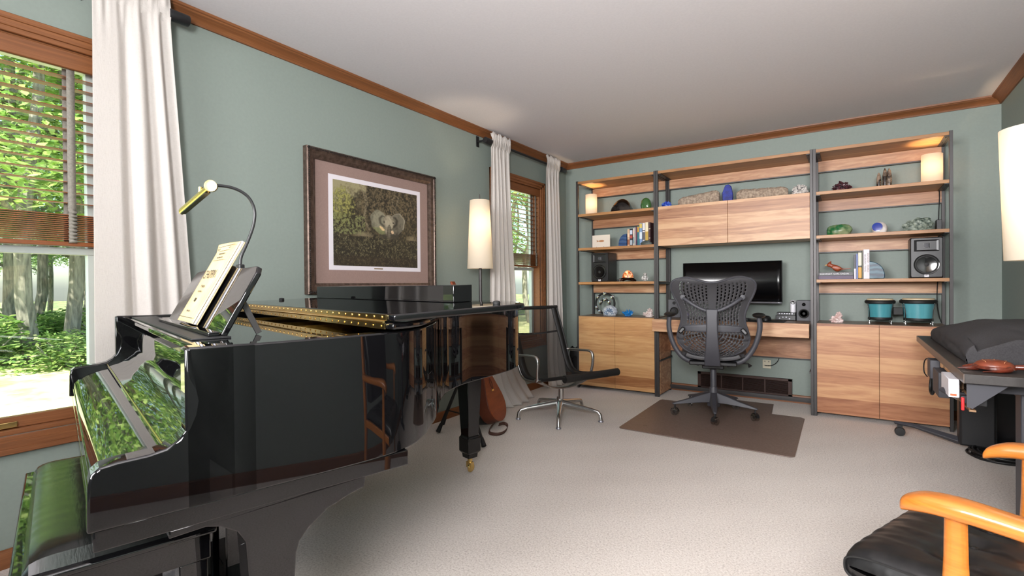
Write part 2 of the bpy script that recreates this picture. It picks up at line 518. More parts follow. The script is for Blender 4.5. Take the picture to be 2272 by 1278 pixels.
def copytree(o, label=None, loc=None, rz=None, group=None):
    def cp(x, par):
        c = x.copy(); COL.objects.link(c)
        if par is not None: c.parent = par
        for ch in [k for k in bpy.data.objects if k.parent == x]:
            cp(ch, c)
        return c
    c = cp(o, None)
    if label: c['label'] = label
    if loc is not None: c.location = loc
    if rz is not None: c.rotation_euler = (0, 0, rz)
    if group: c['group'] = group
    return c

# ================================================================== SETTING
W, D, H, B = ROOM_W, ROOM_D, ROOM_H, ROOM_B
struct('floor', MB().box((-0.14, B - 0.14, -0.1), (W + 0.14, D + 0.14, 0)), M['carpet'])
struct('ceiling', MB().box((-0.14, B - 0.14, H), (W + 0.14, D + 0.14, H + 0.1)), M['ceiling'])
WIN = [(-0.80, 0.82), (3.66, 4.47)]
WZ0, WZ1 = 0.50, 2.045
lw = MB()
ys = [B - 0.14, WIN[0][0], WIN[0][1], WIN[1][0], WIN[1][1], D + 0.14]
for i in range(5):
    if i in (1, 3):
        lw.box((-0.14, ys[i], 0), (0, ys[i + 1], WZ0)); lw.box((-0.14, ys[i], WZ1), (0, ys[i + 1], H))
    else:
        lw.box((-0.14, ys[i], 0), (0, ys[i + 1], H))
struct('wall_left', lw, M['wall'])
struct('wall_back', MB().box((0, D, 0), (W, D + 0.14, H)), M['wall'])
struct('wall_right', MB().box((W, B - 0.14, 0), (W + 0.14, D + 0.14, H)), M['wall'])
struct('wall_front', MB().box((0, B - 0.14, 0), (W, B, H)), M['wall'])
prof = [(0, 2.352), (0.011, 2.352), (0.014, 2.362), (0.017, 2.366), (0.022, 2.374), (0.034, 2.384), (0.05, 2.391), (0.053, 2.396), (0.06, 2.399), (0.062, 2.41), (0, 2.41)]
struct('trim_1', MB().prism([(x, B, z) for x, z in prof], (0, D - B, 0)), M['trim'])
struct('trim_2', MB().prism([(0, D - x, z) for x, z in prof], (W, 0, 0)), M['trimx'])
struct('trim_3', MB().prism([(W - x, B, z) for x, z in prof], (0, D - B, 0)), M['trim'])
bp = [(0, 0), (0.014, 0), (0.014, 0.055), (0.01, 0.066), (0.004, 0.07), (0, 0.07)]
struct('baseboard_left', MB().prism([(x, B, z) for x, z in bp], (0, D - B, 0)), M['trim'])
struct('baseboard_back', MB().prism([(0, D - x, z) for x, z in bp], (W, 0, 0)), M['trimx'])
struct('baseboard_right', MB().prism([(W - x, B, z) for x, z in bp], (0, D - B, 0)), M['trim'])

def window(idx, y0, y1, cw):
    r = bpy.data.objects.new('window_%d' % idx, None); COL.objects.link(r)
    r.location = (0, (y0 + y1) / 2, WZ0); r['kind'] = 'structure'
    c = MB()   # casing on the room side with a stepped moulding
    for k, (a, x) in enumerate(((0.0, 0.016), (0.02, 0.022), (0.045, 0.028))):
        w = cw - a
        c.box((0, y0 - w, WZ1), (x, y1 + w, WZ1 + w)) if k == 0 else c.box((0, y0 - cw, WZ1 + a), (x, y1 + cw, WZ1 + cw))
        c.box((0, y0 - cw, WZ0 - cw), (x, y1 + cw, WZ0 - a))
        c.box((0, y0 - cw, WZ0 - cw), (x, y0 - a, WZ1 + cw)); c.box((0, y1 + a, WZ0 - cw), (x, y1 + cw, WZ1 + cw))
    c.build('window_casing', M['trim'], r, world=True, bevel=0.003)
    j = MB()
    j.box((-0.13, y0, WZ0), (0, y0 + 0.018, WZ1)); j.box((-0.13, y1 - 0.018, WZ0), (0, y1, WZ1))
    j.box((-0.13, y0, WZ1 - 0.018), (0, y1, WZ1)); j.box((-0.13, y0, WZ0), (-0.002, y1, WZ0 + 0.018))
    # lower sash of brown wood
    j.box((-0.075, y0 + 0.018, WZ0 + 0.018), (-0.04, y1 - 0.018, WZ0 + 0.062))
    j.build('window_jamb', M['trim'], r, world=True, bevel=0.002)
    s = MB()
    a, b = y0 + 0.018, y1 - 0.018
    s.box((-0.11, a, WZ0 + 0.02), (-0.075, a + 0.035, WZ1 - 0.018)); s.box((-0.11, b - 0.035, WZ0 + 0.02), (-0.075, b, WZ1 - 0.018))
    s.box((-0.11, a, WZ1 - 0.055), (-0.075, b, WZ1 - 0.018)); s.box((-0.105, a, 1.205), (-0.07, b, 1.235))
    s.build('window_sash', M['sash'], r, world=True, bevel=0.002)
    MB().box((-0.094, a + 0.02, WZ0 + 0.03), (-0.090, b - 0.02, WZ1 - 0.03)).build('window_glass', M['glass'], r, world=True)
    k = MB().box((-0.044, 0.46 if idx == 1 else 4.0, WZ0 + 0.022), (-0.028, 0.53 if idx == 1 else 4.07, WZ0 + 0.045))
    k.build('sash_lock', M['brass'], r, world=True, bevel=0.002)
window(1, WIN[0][0], WIN[0][1], 0.068)
window(2, WIN[1][0], WIN[1][1], 0.068)

# ------------------------------------------------------------------ outdoors
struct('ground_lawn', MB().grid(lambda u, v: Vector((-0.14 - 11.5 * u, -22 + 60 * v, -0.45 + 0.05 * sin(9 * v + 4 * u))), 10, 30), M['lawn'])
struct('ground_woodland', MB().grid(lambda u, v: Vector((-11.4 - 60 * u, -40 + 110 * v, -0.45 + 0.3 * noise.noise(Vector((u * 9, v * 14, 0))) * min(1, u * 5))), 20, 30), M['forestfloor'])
def leafcloud(mb, pts, n, size, rnd):
    for _ in range(n):
        c, r = rnd.choice(pts)
        while True:
            d = Vector((rnd.uniform(-1, 1), rnd.uniform(-1, 1), rnd.uniform(-1, 1)))
            if d.length < 1: break
        p = Vector(c) + Vector((d.x * r[0], d.y * r[1], d.z * r[2]))
        a = Vector((rnd.uniform(-1, 1), rnd.uniform(-1, 1), rnd.uniform(-0.4, 0.4))).normalized()
        b = a.cross(Vector((rnd.uniform(-.5, .5), rnd.uniform(-.5, .5), 1)).normalized())
        s = size * rnd.uniform(0.6, 1.3)
        mb.add([p - a * s, p - b * s * .55, p + a * s, p + b * s * .55], [[0, 1, 2, 3]])
TREE = []
for k in range(3):
    rnd = random.Random(30 + k)
    tr = thing('tree', 'proto', 'tree', group='trees of the sunlit woods outside the window')
    h = 11 + k
    tk = MB(); lean = rnd.uniform(-.4, .4)
    pts = [Vector((lean * (i / 8) ** 2, .3 * sin(i), h * i / 8)) for i in range(9)]
    tk.tube(pts, [0.15 * (1 - 0.09 * i) for i in range(9)], 8)
    cl = []
    for j in range(9):
        a = rnd.uniform(0, 2 * pi); z = rnd.uniform(2.6, h * 0.85); L = rnd.uniform(1.2, 2.6)
        st = pts[min(8, int(z / h * 8))]
        e = Vector((st.x + cos(a) * L, st.y + sin(a) * L, z + 0.7))
        tk.tube([Vector((st.x, st.y, z)), (Vector((st.x, st.y, z)) + e) / 2 + Vector((0, 0, .2)), e], [0.07, 0.045, 0.02], 6)
        cl.append((e, (1.5, 1.5, 0.8)))
    cl += [((0, 0, h), (2.2, 2.2, 1.6)), ((0, 0, h * .7), (2.4, 2.4, 1.4))]
    tk.build('trunk', M['bark'], tr)
    lf = MB(); leafcloud(lf, cl, 6500, 0.095, rnd)
    lf.build('foliage', M['leaf'], tr, smooth=False)
    TREE.append(tr)
rnd = random.Random(5)
spots = [(-10.8, 2.9), (-12.6, 3.9), (-14.2, 3.2), (-15.5, 4.9), (-17.5, 4.3), (-19, 6.2), (-21, 4.8), (-22.5, 7.2), (-25, 5.6), (-26, 8.2), (-30, 7.6), (-33, 10),
         (-12, .4), (-14.5, -1.2), (-18, 1.2), (-22, -1.5), (-16, 7.6), (-19.5, 9.4), (-24, 12), (-13, 7.0),
         (-5.6, 13.6), (-7.6, 16.4), (-9.0, 19.4), (-11.5, 21), (-13, 25), (-16, 28), (-9.5, 13.5), (-6.5, 20.5), (-13.5, -6), (-36, 7), (-15, -4), (-17, -9), (-20, -5), (-23, -9), (-26, -3), (-28, 1), (-24, 2.2), (-31, 3), (-27, 14), (-22, 16.5), (-18, 14), (-14.5, 10.5), (-20, 20), (-25, 24), (-31, 18), (-15, 17)]
lab = 'tall grey-trunked leafy tree among the woods seen through the windows'
for i, (x, y) in enumerate(spots):
    t = TREE[i] if i < 3 else copytree(TREE[i % 3])
    t['label'] = lab
    t.location = (x, y, -0.5); t.rotation_euler = (0, 0, rnd.uniform(0, 6.28)); sc = rnd.uniform(.7, 1.1); t.scale = (sc, sc, sc)
sh = []
for k in range(2):
    rr = random.Random(60 + k)
    s0 = thing('shrub', 'low green undergrowth shrub at the edge of the woods outside', 'shrub', group='undergrowth shrubs at the edge of the woods')
    lf = MB(); leafcloud(lf, [((rr.uniform(-.8, .8), rr.uniform(-.8, .8), rr.uniform(.2, .8)), (.6, .6, .45)) for _ in range(6)], 1500, 0.08, rr)
    lf.build('foliage', M['leaf2'], s0, smooth=False)
    st = MB()
    for a in range(5):
        st.tube([(0, 0, 0), (.3 * cos(a * 1.3), .3 * sin(a * 1.3), .4), (.6 * cos(a * 1.3), .6 * sin(a * 1.3), .8)], [.02, .015, .008], 5)
    st.build('stems', M['bark'], s0)
    sh.append(s0)
for i in range(46):
    t = sh[i] if i < 2 else copytree(sh[i % 2])
    x = rnd.uniform(-17, -9.5); y = (2.67 - x) * rnd.uniform(.12, .36) if i < 20 else (rnd.uniform(-4, 1) if i < 26 else rnd.uniform(10, 24))
    t.location = (x, y, -0.48); t.rotation_euler = (0, 0, rnd.uniform(0, 6.28)); sc = rnd.uniform(.6, 1.3); t.scale = (sc, sc, sc * .8)

# ================================================================== BLINDS
def blind(y0, y1, tapes, label):
    a, b = y0 + 0.02, y1 - 0.02
    r = thing('window_blind', label, 'window blind', (0.0, (a + b) / 2, 1.24))
    MB().box((-0.012, y0 + .002, 1.968), (0.006, y1 - .002, 2.040)).build('valance', M['trim'], r, world=True, bevel=0.004)
    MB().box((-0.062, a, 1.985), (-0.014, b, 2.025)).build('headrail', M['slat'], r, world=True, bevel=0.002)
    s = MB(); z = 1.94
    while z > 1.40:
        s.bar((-0.038, a, z), (-0.038, b, z), 0.05, 0.0028, up=(0.06, 0, 1)); z -= 0.0435
    s.build('slats', M['slat'], r, world=True)
    s = MB()
    for i in range(14):
        zz = 1.262 + i * 0.0079
        s.box((-0.063 + (i % 2) * .001, a, zz), (-0.013 + (i % 2) * .0015, b, zz + 0.0035))
    s.build('stacked_slats', M['slat'], r, world=True)
    MB().box((-0.064, a, 1.238), (-0.011, b, 1.256)).build('bottom_rail', M['slat'], r, world=True, bevel=0.003)
    for ty in tapes:
        for x in (-0.0105, -0.0655):
            t = MB(); pts = [(x, z_) for z_ in (1.985, 1.8, 1.6, 1.40)]
            for i in range(28):
                zz = 1.385 - i * 0.005
                pts.append((x + (0.012 * abs(sin(i * pi / 3)) if x > -0.03 else -0.004 * abs(sin(i * pi / 3))), zz))
            for (xa, za), (xb, zb) in zip(pts, pts[1:]):
                t.add([(xa, ty - .0135, za), (xa, ty + .0135, za), (xb, ty + .0135, zb), (xb, ty - .0135, zb)], [[0, 1, 2, 3]])
            t.build('ladder_tape', M['tape'], r, world=True, solid=0.0015)
blind(WIN[0][0], WIN[0][1], (-0.5, 0.10, 0.70), 'brown wooden slatted blind half raised in the big window beside the piano')
blind(WIN[1][0], WIN[1][1], (3.80, 4.40), 'brown wooden slatted blind half raised in the far window behind the mesh lounge chair')

# ================================================================== CURTAINS AND RODS
def curtain(label, fn_y, amp, folds, ztop, zrod, xc=0.095, zbot=0.005, seed=0, puddle=None, flat=0.0):
    """fn_y(s, z) gives y; folds deepen downwards."""
    rd = random.Random(seed); ph = [rd.uniform(0, 6.28) for _ in range(6)]
    r = thing('curtain', label, 'curtain', (xc, fn_y(0.5, 1.0), zbot), group=None)
    NU, NV = 150, 90
    def fn(u, v):
        z = ztop + (zbot - ztop) * v
        tt = max(0.0, min(1.0, (zrod - 0.05 - z) / 1.2))
        wv = 0.0
        if u > flat:
            q = (u - flat) / (1 - flat)
            q2 = q + 0.025 * sin(q * 7 + ph[0]) + 0.012 * sin(z * 3 + ph[1] + q * 5)
            wv = sin(q2 * folds * 2 * pi + ph[2])
            wv = (1 - 2 * abs((wv * .5 + .5)) ** 1.6) * -0.8 + 0.16 * sin(q2 * folds * 2 * pi * 2.1 + ph[3] + z)
            wv *= min(1, q * 6)
        fine = 0.5 * sin(u * folds * 2 * pi * 2.6 + ph[4]) + 0.3 * sin(u * folds * 2 * pi * 4.3 + ph[5])
        gather = math.exp(-((z - zrod) / 0.13) ** 2)
        x = xc + amp * (0.35 + 0.65 * tt) * wv * (1 - 0.5 * gather) + 0.006 * fine * gather
        if z > zrod - 0.03:
            k = (z - (zrod - 0.03)) / (ztop - zrod + 0.03)
            x = xc + (x - xc) * 0.5 + 0.012 * sin(pi * k * 0.9) * (1 if True else 1) + 0.012 * k * sin(u * folds * 13 + ph[2])
            z = z + 0.008 * k * sin(u * folds * 17 + ph[0])
        if abs(z - zrod) < 0.035: x = max(x, xc + 0.012)
        y = fn_y(u, z)
        if puddle and z < 0.35:
            k = (0.35 - z) / 0.35
            x += puddle[0] * k * k * (0.4 + 0.6 * sin(pi * u)); y += puddle[1] * k * (u - .3)
        return Vector((max(0.012, x), y, z))
    g = MB().grid(fn, NU, NV)
    g.build('curtain_panel', M['linen'], r, world=True, solid=0.002)
    return r
def lerp(a, b, t): return a + (b - a) * max(0, min(1, t))
curtain('long white linen curtain between the big window and the framed picture',
        lambda s, z: lerp(lerp(0.745, 0.735, (2.2 - z) / 2), lerp(1.03, 1.13, (2.3 - z) / 1.6), s), 0.040, 2.6, 2.405, 2.315, flat=0.27, seed=3)
curtain('long white linen curtain behind the tall lit lamp, left of the far window',
        lambda s, z: lerp(lerp(3.50, 3.44, (2.2 - z) / 2), lerp(3.78, 3.88, (2.3 - z) / 1.6), s), 0.026, 5.0, 2.385, 2.300, seed=5, puddle=(0.16, 0.25))
curtain('narrow white linen curtain right of the far window, next to the room corner',
        lambda s, z: lerp(4.44, lerp(4.72, 4.78, (2.3 - z) / 1.6), s), 0.022, 4.5, 2.385, 2.300, seed=8, puddle=(0.05, 0.05))
def rod(y0, y1, fin0, fin1, label, zr, brk):
    r = thing('curtain_rod', label, 'curtain rod', (0.09, (y0 + y1) / 2, zr))
    MB().tube([(0.09, y0, zr), (0.09, y1, zr)], 0.0105, 14).build('rod', M['black'], r, world=True)
    for f, sgn in ((fin0, -1), (fin1, 1)):
        if f is not None:
            MB().lathe([(0.012, 0), (0.0255, 0.0005), (0.026, 0.003), (0.026, 0.082), (0.024, 0.085), (0.0, 0.086)], (0.09, f, zr), 20, axis=(0, sgn, 0)).build('finial', M['black'], r, world=True)
    for yb in brk:
        b = MB().box((0, yb - 0.018, zr - 0.045), (0.006, yb + 0.018, zr + 0.045)); b.tube([(0.004, yb, zr), (0.09, yb, zr)], 0.008, 10)
        b.lathe([(0.014, -0.008), (0.014, 0.008)], (0.09, yb, zr), 16, axis=(0, 1, 0))
        b.build('wall_bracket', M['black'], r, world=True, bevel=0.001)
rod(-1.0, 1.03, None, 1.025, 'black curtain rod with thick round end above the big window', 2.315, (-0.9, 0.72))
rod(3.46, 4.82, 3.50, 4.77, 'thin black curtain rod with thick round ends above the far window', 2.300, (3.425, 4.80))

# ================================================================== FRAMED PICTURE
def picture():
    y0, y1, z0, z1 = 1.757, 2.852, 1.015, 1.892
    r = thing('framed_picture', 'large framed elephant print with mauve mat in a beaded dark frame', 'picture', (0, (y0 + y1) / 2, z0))
    fr = MB()
    prof = [(0, 0.0), (0, 0.036), (0.006, 0.042), (0.018, 0.042), (0.022, 0.036), (0.028, 0.034), (0.045, 0.03), (0.06, 0.02), (0.066, 0.018), (0.066, 0.0)]
    def ring(inset):
        return [(y0 + inset, z0 + inset), (y1 - inset, z0 + inset), (y1 - inset, z1 - inset), (y0 + inset, z1 - inset)]
    rows = [[(x, yy, zz) for yy, zz in ring(i_)] for i_, x in prof]
    vs = [v for rw in rows for v in rw]
    fs = []
    for k in range(len(prof) - 1):
        for j in range(4):
            fs.append([k * 4 + j, k * 4 + (j + 1) % 4, (k + 1) * 4 + (j + 1) % 4, (k + 1) * 4 + j])
    fr.add(vs, fs)
    fr.build('frame', M['pewter'], r, world=True, ang=20)
    bd = MB()
    def beads(a, b):
        a = Vector(a); b = Vector(b); n = int((b - a).length / 0.0125)
        for i in range(n):
            p = a.lerp(b, (i + .5) / n); bd.lathe([(0.0001, -0.006), (0.0045, -0.003), (0.0045, 0.003), (0.0001, 0.006)], p, 6, axis=(1, 0, 0), cap=False)
    i_ = 0.012
    for a, b in (((0.043, y0 + i_, z0), (0.043, y0 + i_, z1)), ((0.043, y1 - i_, z0), (0.043, y1 - i_, z1)), ((0.043, y0, z1 - i_), (0.043, y1, z1 - i_)), ((0.043, y0, z0 + i_), (0.043, y1, z0 + i_))):
        beads(a, b)
    bd.build('beading', M['framedark'], r, world=True)
    MB().box((0.0, y0 + 0.005, z0 + 0.005), (0.008, y1 - 0.005, z1 - 0.005)).build('backing', M['framedark'], r, world=True)
    MB().box((0.008, y0 + .06, z0 + .06), (0.012, y1 - .06, z1 - .06)).build('mat_board', M['matboard'], r, world=True)
    MB().box((0.0121, 1.918, 1.164), (0.0131, 2.708, 1.757)).build('print_border', M['printwhite'], r, world=True)
    iy0, iy1, iz0, iz1 = 1.950, 2.676, 1.192, 1.728
    NX, NZ = 230, 170
    vs = []; cols = []
    def fb(x, y, s, o=4):
        return noise.fractal(Vector((x * s, y * s, 3.7)), 0.8, 2.0, o)
    def ell(x, y, cx, cy, rx, ry, a=0):
        dx, dy = x - cx, y - cy; c_, s_ = cos(a), sin(a)
        return ((dx * c_ + dy * s_) / rx) ** 2 + ((-dx * s_ + dy * c_) / ry) ** 2
    def mix(a, b, t):
        t = max(0, min(1, t)); return tuple(p + (q - p) * t for p, q in zip(a, b))
    def color(u, v):
        u2 = u * 1.35
        n1 = fb(u2, v, 9); n2 = fb(u2 + 5, v, 34, 3); n3 = fb(u2 - 3, v + 9, 90, 2)
        sky_ = mix((178, 168, 130), (150, 142, 108), v)
        dark = mix((40, 36, 26), (92, 82, 58), 0.5 + n2 * 1.1 + n3 * .5)
        c = dark
        # pale sky upper left with a golden willow
        skyk = (v - (0.70 + 0.55 * u + n1 * .16 + n2 * .12)) * 5
        if u < .36: c = mix(c, sky_, skyk + .4)
        g = ell(u, v, .09, .70, .12, .20)
        if g < 1.5: c = mix(c, mix((78, 78, 42), (150, 146, 84), .45 + n2 * 1.5 + n3), min(.85, (1.5 - g) * 1.1) + n2 * 1.2)
        if v > .62 and u > .3: c = mix(c, (112, 98, 74), max(0, n3 + n2 * .8 - .12) * 2.4)
        for tx, ty, w, sl in ((.30, 1.0, .012, .30), (.74, 1.0, .010, -.05), (.68, .95, .007, .10), (.36, .9, .006, -.12)):
            cx = tx + (1 - v) * sl * .5 + .02 * sin(v * 14 + tx * 9)
            if v > .45 and abs(u - cx) < w * (1.2 - .3 * v): c = mix(c, (128, 116, 92), .6 + n3)
        # leafy light patches left
        if u < .34 and .38 < v < .62: c = mix(c, (118, 122, 78), max(0, n3 + n2 - .05) * 3)
        # elephant: fanned ears, domed head, ridged trunk
        def ear(sg):
            cx, cy = .622 + sg * .028, .60
            dx, dy = (u - cx) * sg, v - cy
            if dx < -.02: return 9
            a_ = math.atan2(dy, dx); rr_ = math.hypot(dx, dy)
            # radius of the fan by angle: broad above, tapering to a low tip
            R_ = .195 * (1 - .16 * max(0, a_) ** 1.2) if a_ > -.55 else .195 * (1 + .10 * max(0, -.55 - a_)) * max(.1, 1 - .30 * max(0, -1.0 - a_))
            R_ *= .94 if sg > 0 else 1
            R_ *= 1 + .03 * sin(a_ * 9)
            if a_ > .75: R_ *= max(.0, 1 - (a_ - .75) * .9)
            return rr_ / max(R_, 1e-3)
        el, er = ear(-1), ear(1)
        hd = min(ell(u, v, .622, .585, .070, .090), ell(u, v, .622, .50, .054, .12))
        tk_ = ell(u, v, .628, .37, .034, .18)
        k = None
        if .30 < v < .52 and abs(u - .63) < .12: k = (62, 58, 48)
        if el < 1:
            k = mix((138, 134, 112), (98, 94, 78), max(0, el - .75) * 3 + max(0, .56 - v) * 1.5 - n2 * .6)
            if v < .50: k = mix(k, (116, 122, 70), .5)
            k = mix(k, (48, 44, 36), math.exp(-((el - .42) / .07) ** 2) * .7)
        if er < 1:
            k = mix((112, 106, 90), (60, 56, 46), max(0, .60 - v) * 3.2 + n2 * .5)
            k = mix(k, (168, 160, 138), math.exp(-((er - .95) / .05) ** 2) * .7 * (v > .5))
            k = mix(k, (42, 38, 30), math.exp(-((er - .42) / .08) ** 2) * .8)
        if hd < 1: k = mix((168, 158, 134), (86, 80, 66), max(0, hd - .2) * .7 + max(0, .56 - v) * 2.0 + n2 * .5)
        if tk_ < 1: k = mix((128, 120, 102), (56, 52, 42), min(1, abs(u - .625) * 26) * .8 + .3 * (sin(v * 260) > 0) + max(0, .46 - v) * 1.5)
        if k is not None and v > .30: c = mix(k, c, max(0, (.42 - v) * 7 + n3 * .3))
        for ex, ey in ((.565, .575), (.680, .575)):
            if ell(u, v, ex, ey, .009, .010) < 1: c = (26, 22, 18)
        if ell(u, v, .535, .495, .034, .014, -.7) < 1 or ell(u, v, .552, .475, .02, .012, 0) < 1: c = (216, 186, 138)
        if ell(u, v, .668, .455, .017, .022, .3) < 1: c = (206, 176, 140)
        # far elephants' backs
        for cx, cy, rx, ry in ((.33, .38, .11, .05), (.92, .38, .08, .06)):
            e2 = ell(u, v, cx, cy, rx, ry)
            if e2 < 1 and v > cy - .01: c = mix((128, 116, 90), c, e2 * .6 + max(0, n3))
        if v < .36: c = mix(mix(c, (36, 32, 22), .55), (120, 114, 84), max(0, n3 * 1.4 + n2 * .6 - .30) * 2)
        if v < .12: c = mix(c, (52, 42, 30), .5)
        return S(*[max(0, min(255, q)) for q in c])
    for j in range(NZ + 1):
        for i in range(NX + 1):
            vs.append((0.0134, iy0 + (iy1 - iy0) * i / NX, iz0 + (iz1 - iz0) * j / NZ)); cols.append(color(i / NX, j / NZ))
    fs = [[j * (NX + 1) + i, j * (NX + 1) + i + 1, (j + 1) * (NX + 1) + i + 1, (j + 1) * (NX + 1) + i] for j in range(NZ) for i in range(NX)]
    inv = WM(r).inverted()
    me = bpy.data.meshes.new('elephant_print'); me.from_pydata([tuple(inv @ Vector(v)) for v in vs], [], fs)
    ca = me.color_attributes.new('paint', 'FLOAT_COLOR', 'POINT')
    ca.data.foreach_set('color', [x for c_ in cols for x in c_])
    me.materials.append(M['paint'])
    o = bpy.data.objects.new('elephant_print', me); COL.objects.link(o); o.parent = r
    rot = Matrix(((0, 0, 1), (1, 0, 0), (0, 1, 0)))
    MB().box((0.0131, 2.27, 1.174), (0.0134, 2.345, 1.181)).build('print_caption', M['ink'], r, world=True)
t = NT('painted_print'); at = t.n('ShaderNodeVertexColor', layer_name='paint'); t.l(at.outputs[0], t.b.inputs['Base Color']); t.set(Roughness=0.6)
M['paint'] = t.m
M['printwhite'] = plain('print_paper', S(226, 220, 226), 0.7)
picture()

# ================================================================== GRAND PIANO  (local x = treble side, local y = towards the tail)
PO = Vector((1.6496, 0.4292, 0)); PTH = -radians(13.5)
piano = thing('grand_piano', 'glossy black grand piano with its folded lid closed, beside the left wall', 'piano', PO, PTH)
PU = Vector((sin(radians(13.5)), cos(radians(13.5)), 0)); PP = Vector((cos(radians(13.5)), -sin(radians(13.5)), 0))
def pl(p, u, z): return PO + PP * p + PU * u + Vector((0, 0, z))
PW = -1.50
side = [(0.0, -0.004), (0.0, 0.20), (0.0, 0.40), (-0.022, 0.485), (-0.075, 0.56), (-0.14, 0.62), (-0.20, 0.68), (-0.29, 0.75), (-0.40, 0.83), (-0.50, 0.93), (-0.57, 1.05), (-0.61, 1.18), (-0.65, 1.33), (-0.70, 1.47), (-0.79, 1.59), (-0.92, 1.68), (-1.08, 1.72), (-1.25, 1.71), (-1.38, 1.66), (-1.46, 1.57), (-1.49, 1.45), (PW, 1.30), (PW, 0.7), (PW, -0.004)]
def offset(poly, d):
    out = []
    n = len(poly)
    for i, p in enumerate(poly):
        a = Vector(poly[max(i - 1, 0)]); b = Vector(poly[min(i + 1, n - 1)])
        t = (b - a).normalized(); nr = Vector((t.y, -t.x))
        out.append((p[0] - nr.x * d, p[1] - nr.y * d))
    return out
so = [tuple(v)[:2] for v in smoothpts([(a, b, 0) for a, b in side], 2)]
si = offset(so, 0.045)
RZ0, RZ1 = 0.65, 0.948
mb = MB(); n = len(so)
vs = [(x, y, RZ0) for x, y in so] + [(x, y, RZ1) for x, y in so] + [(x, y, RZ1) for x, y in si] + [(x, y, RZ0) for x, y in si]
fs = []
for i in range(n - 1):
    for k in range(4):
        fs.append([k * n + i, k * n + i + 1, ((k + 1) % 4) * n + i + 1, ((k + 1) % 4) * n + i])
fs += [[0, n, 2 * n, 3 * n], [n - 1, 4 * n - 1, 3 * n - 1, 2 * n - 1]]
mb.add(vs, fs)
mb.build('rim', M['piano'], piano, bevel=0.004, ang=50)
MB().prism([(x, y, 0.70) for x, y in si], (0, 0, 0.02)).build('soundboard', M['gold'], piano)
MB().prism([(x, y, 0.655) for x, y in si], (0, 0, 0.02)).build('bottom_board', M['piano'], piano)
# cast iron plate, just visible under the lid
pl_ = [(x, y) for x, y in si if y > 0.10]
pp = MB().prism([(x, y, 0.885) for x, y in ([(-0.05, 0.16)] + [q for q in si if 0.2 < q[1]] + [(-1.45, 0.16)])], (0, 0, 0.008))
for i in range(4): pp.box((-0.70 - i * .20, 0.24, 0.89), (-0.68 - i * .20, 0.95, 0.925))
pp.build('iron_plate', M['gold'], piano)
tp = MB()
for i in range(44):
    tp.lathe([(0.0035, 0), (0.0035, 0.035), (0.0001, 0.036)], (-0.12 - i * 0.03, 0.23 + 0.02 * (i % 3), 0.892), 6)
tp.build('tuning_pin_field', M['chrome'], piano)
# cheek arms
prof = [(0.12, 0.65), (0.12, 0.948), (0.004, 0.95), (-0.001, 0.946), (-0.003, 0.915), (0.0, 0.89), (0.010, 0.868), (0.0135, 0.848), (0.0095, 0.823), (0.0, 0.800), (-0.014, 0.782), (-0.034, 0.769), (-0.06, 0.764), (-0.105, 0.762), (-0.128, 0.758), (-0.139, 0.748), (-0.1435, 0.73), (-0.145, 0.65)]
pf = [(-0.0, y, z) for y, z in prof]
for x0, x1 in ((-0.0, -0.05), (PW, PW + 0.05)):
    MB().prism([(x0, y, z) for y, z in prof], (x1 - x0, 0, 0)).build('key_cheek', M['piano'], piano, bevel=0.004, ang=30)
# fallboard closed over the keys, key slip, shelf
fbp = [(0.06, 0.915), (0.045, 0.90), (0.04, 0.86), (0.043, 0.835), (0.036, 0.812), (0.02, 0.79), (-0.004, 0.772), (-0.03, 0.760), (-0.034, 0.7585), (-0.036, 0.754), (-0.10, 0.742), (-0.122, 0.733), (-0.132, 0.715), (-0.134, 0.685), (-0.134, 0.65), (0.10, 0.65), (0.10, 0.915)]
MB().prism([(-0.05, y, z) for y, z in fbp], (PW + 0.10, 0, 0)).build('fallboard', M['piano'], piano, ang=28)
MB().box((PW + 0.05, -0.136, 0.652), (-0.05, -0.128, 0.70)).build('key_slip', M['piano'], piano, bevel=0.002)
MB().tube([(-0.05, -0.031, 0.761), (PW + 0.05, -0.031, 0.761)], 0.0022, 6).build('fallboard_hinge', M['brass'], piano)
sh_ = MB().box((PW + 0.05, 0.028, 0.926), (-0.045, 0.36, 0.942)); sh_.build('music_shelf', M['piano'], piano, bevel=0.003)
MB().box((PW + 0.09, 0.045, 0.9421), (-0.22, 0.125, 0.946)).build('shelf_slide', M['pianomatte'], piano, bevel=0.001)
# lower side moulding, keybed
MB().box((PW + 0.01, -0.137, 0.612), (-0.01, 0.47, 0.6499)).build('keybed', M['piano'], piano, bevel=0.003)
# lid
def lidpoly(u0, d):
    q = offset(so, -d)
    return [p for p in q if p[1] > u0]
lp = lidpoly(0.42, 0.012)
lp = [(0.012, 0.42)] + lp + [(PW - 0.012, 0.42)]
MB().prism([(x, y, 0.954) for x, y in lp], (0, 0, 0.017)).build('lid', M['piano'], piano, bevel=0.006, seg=3, ang=50)
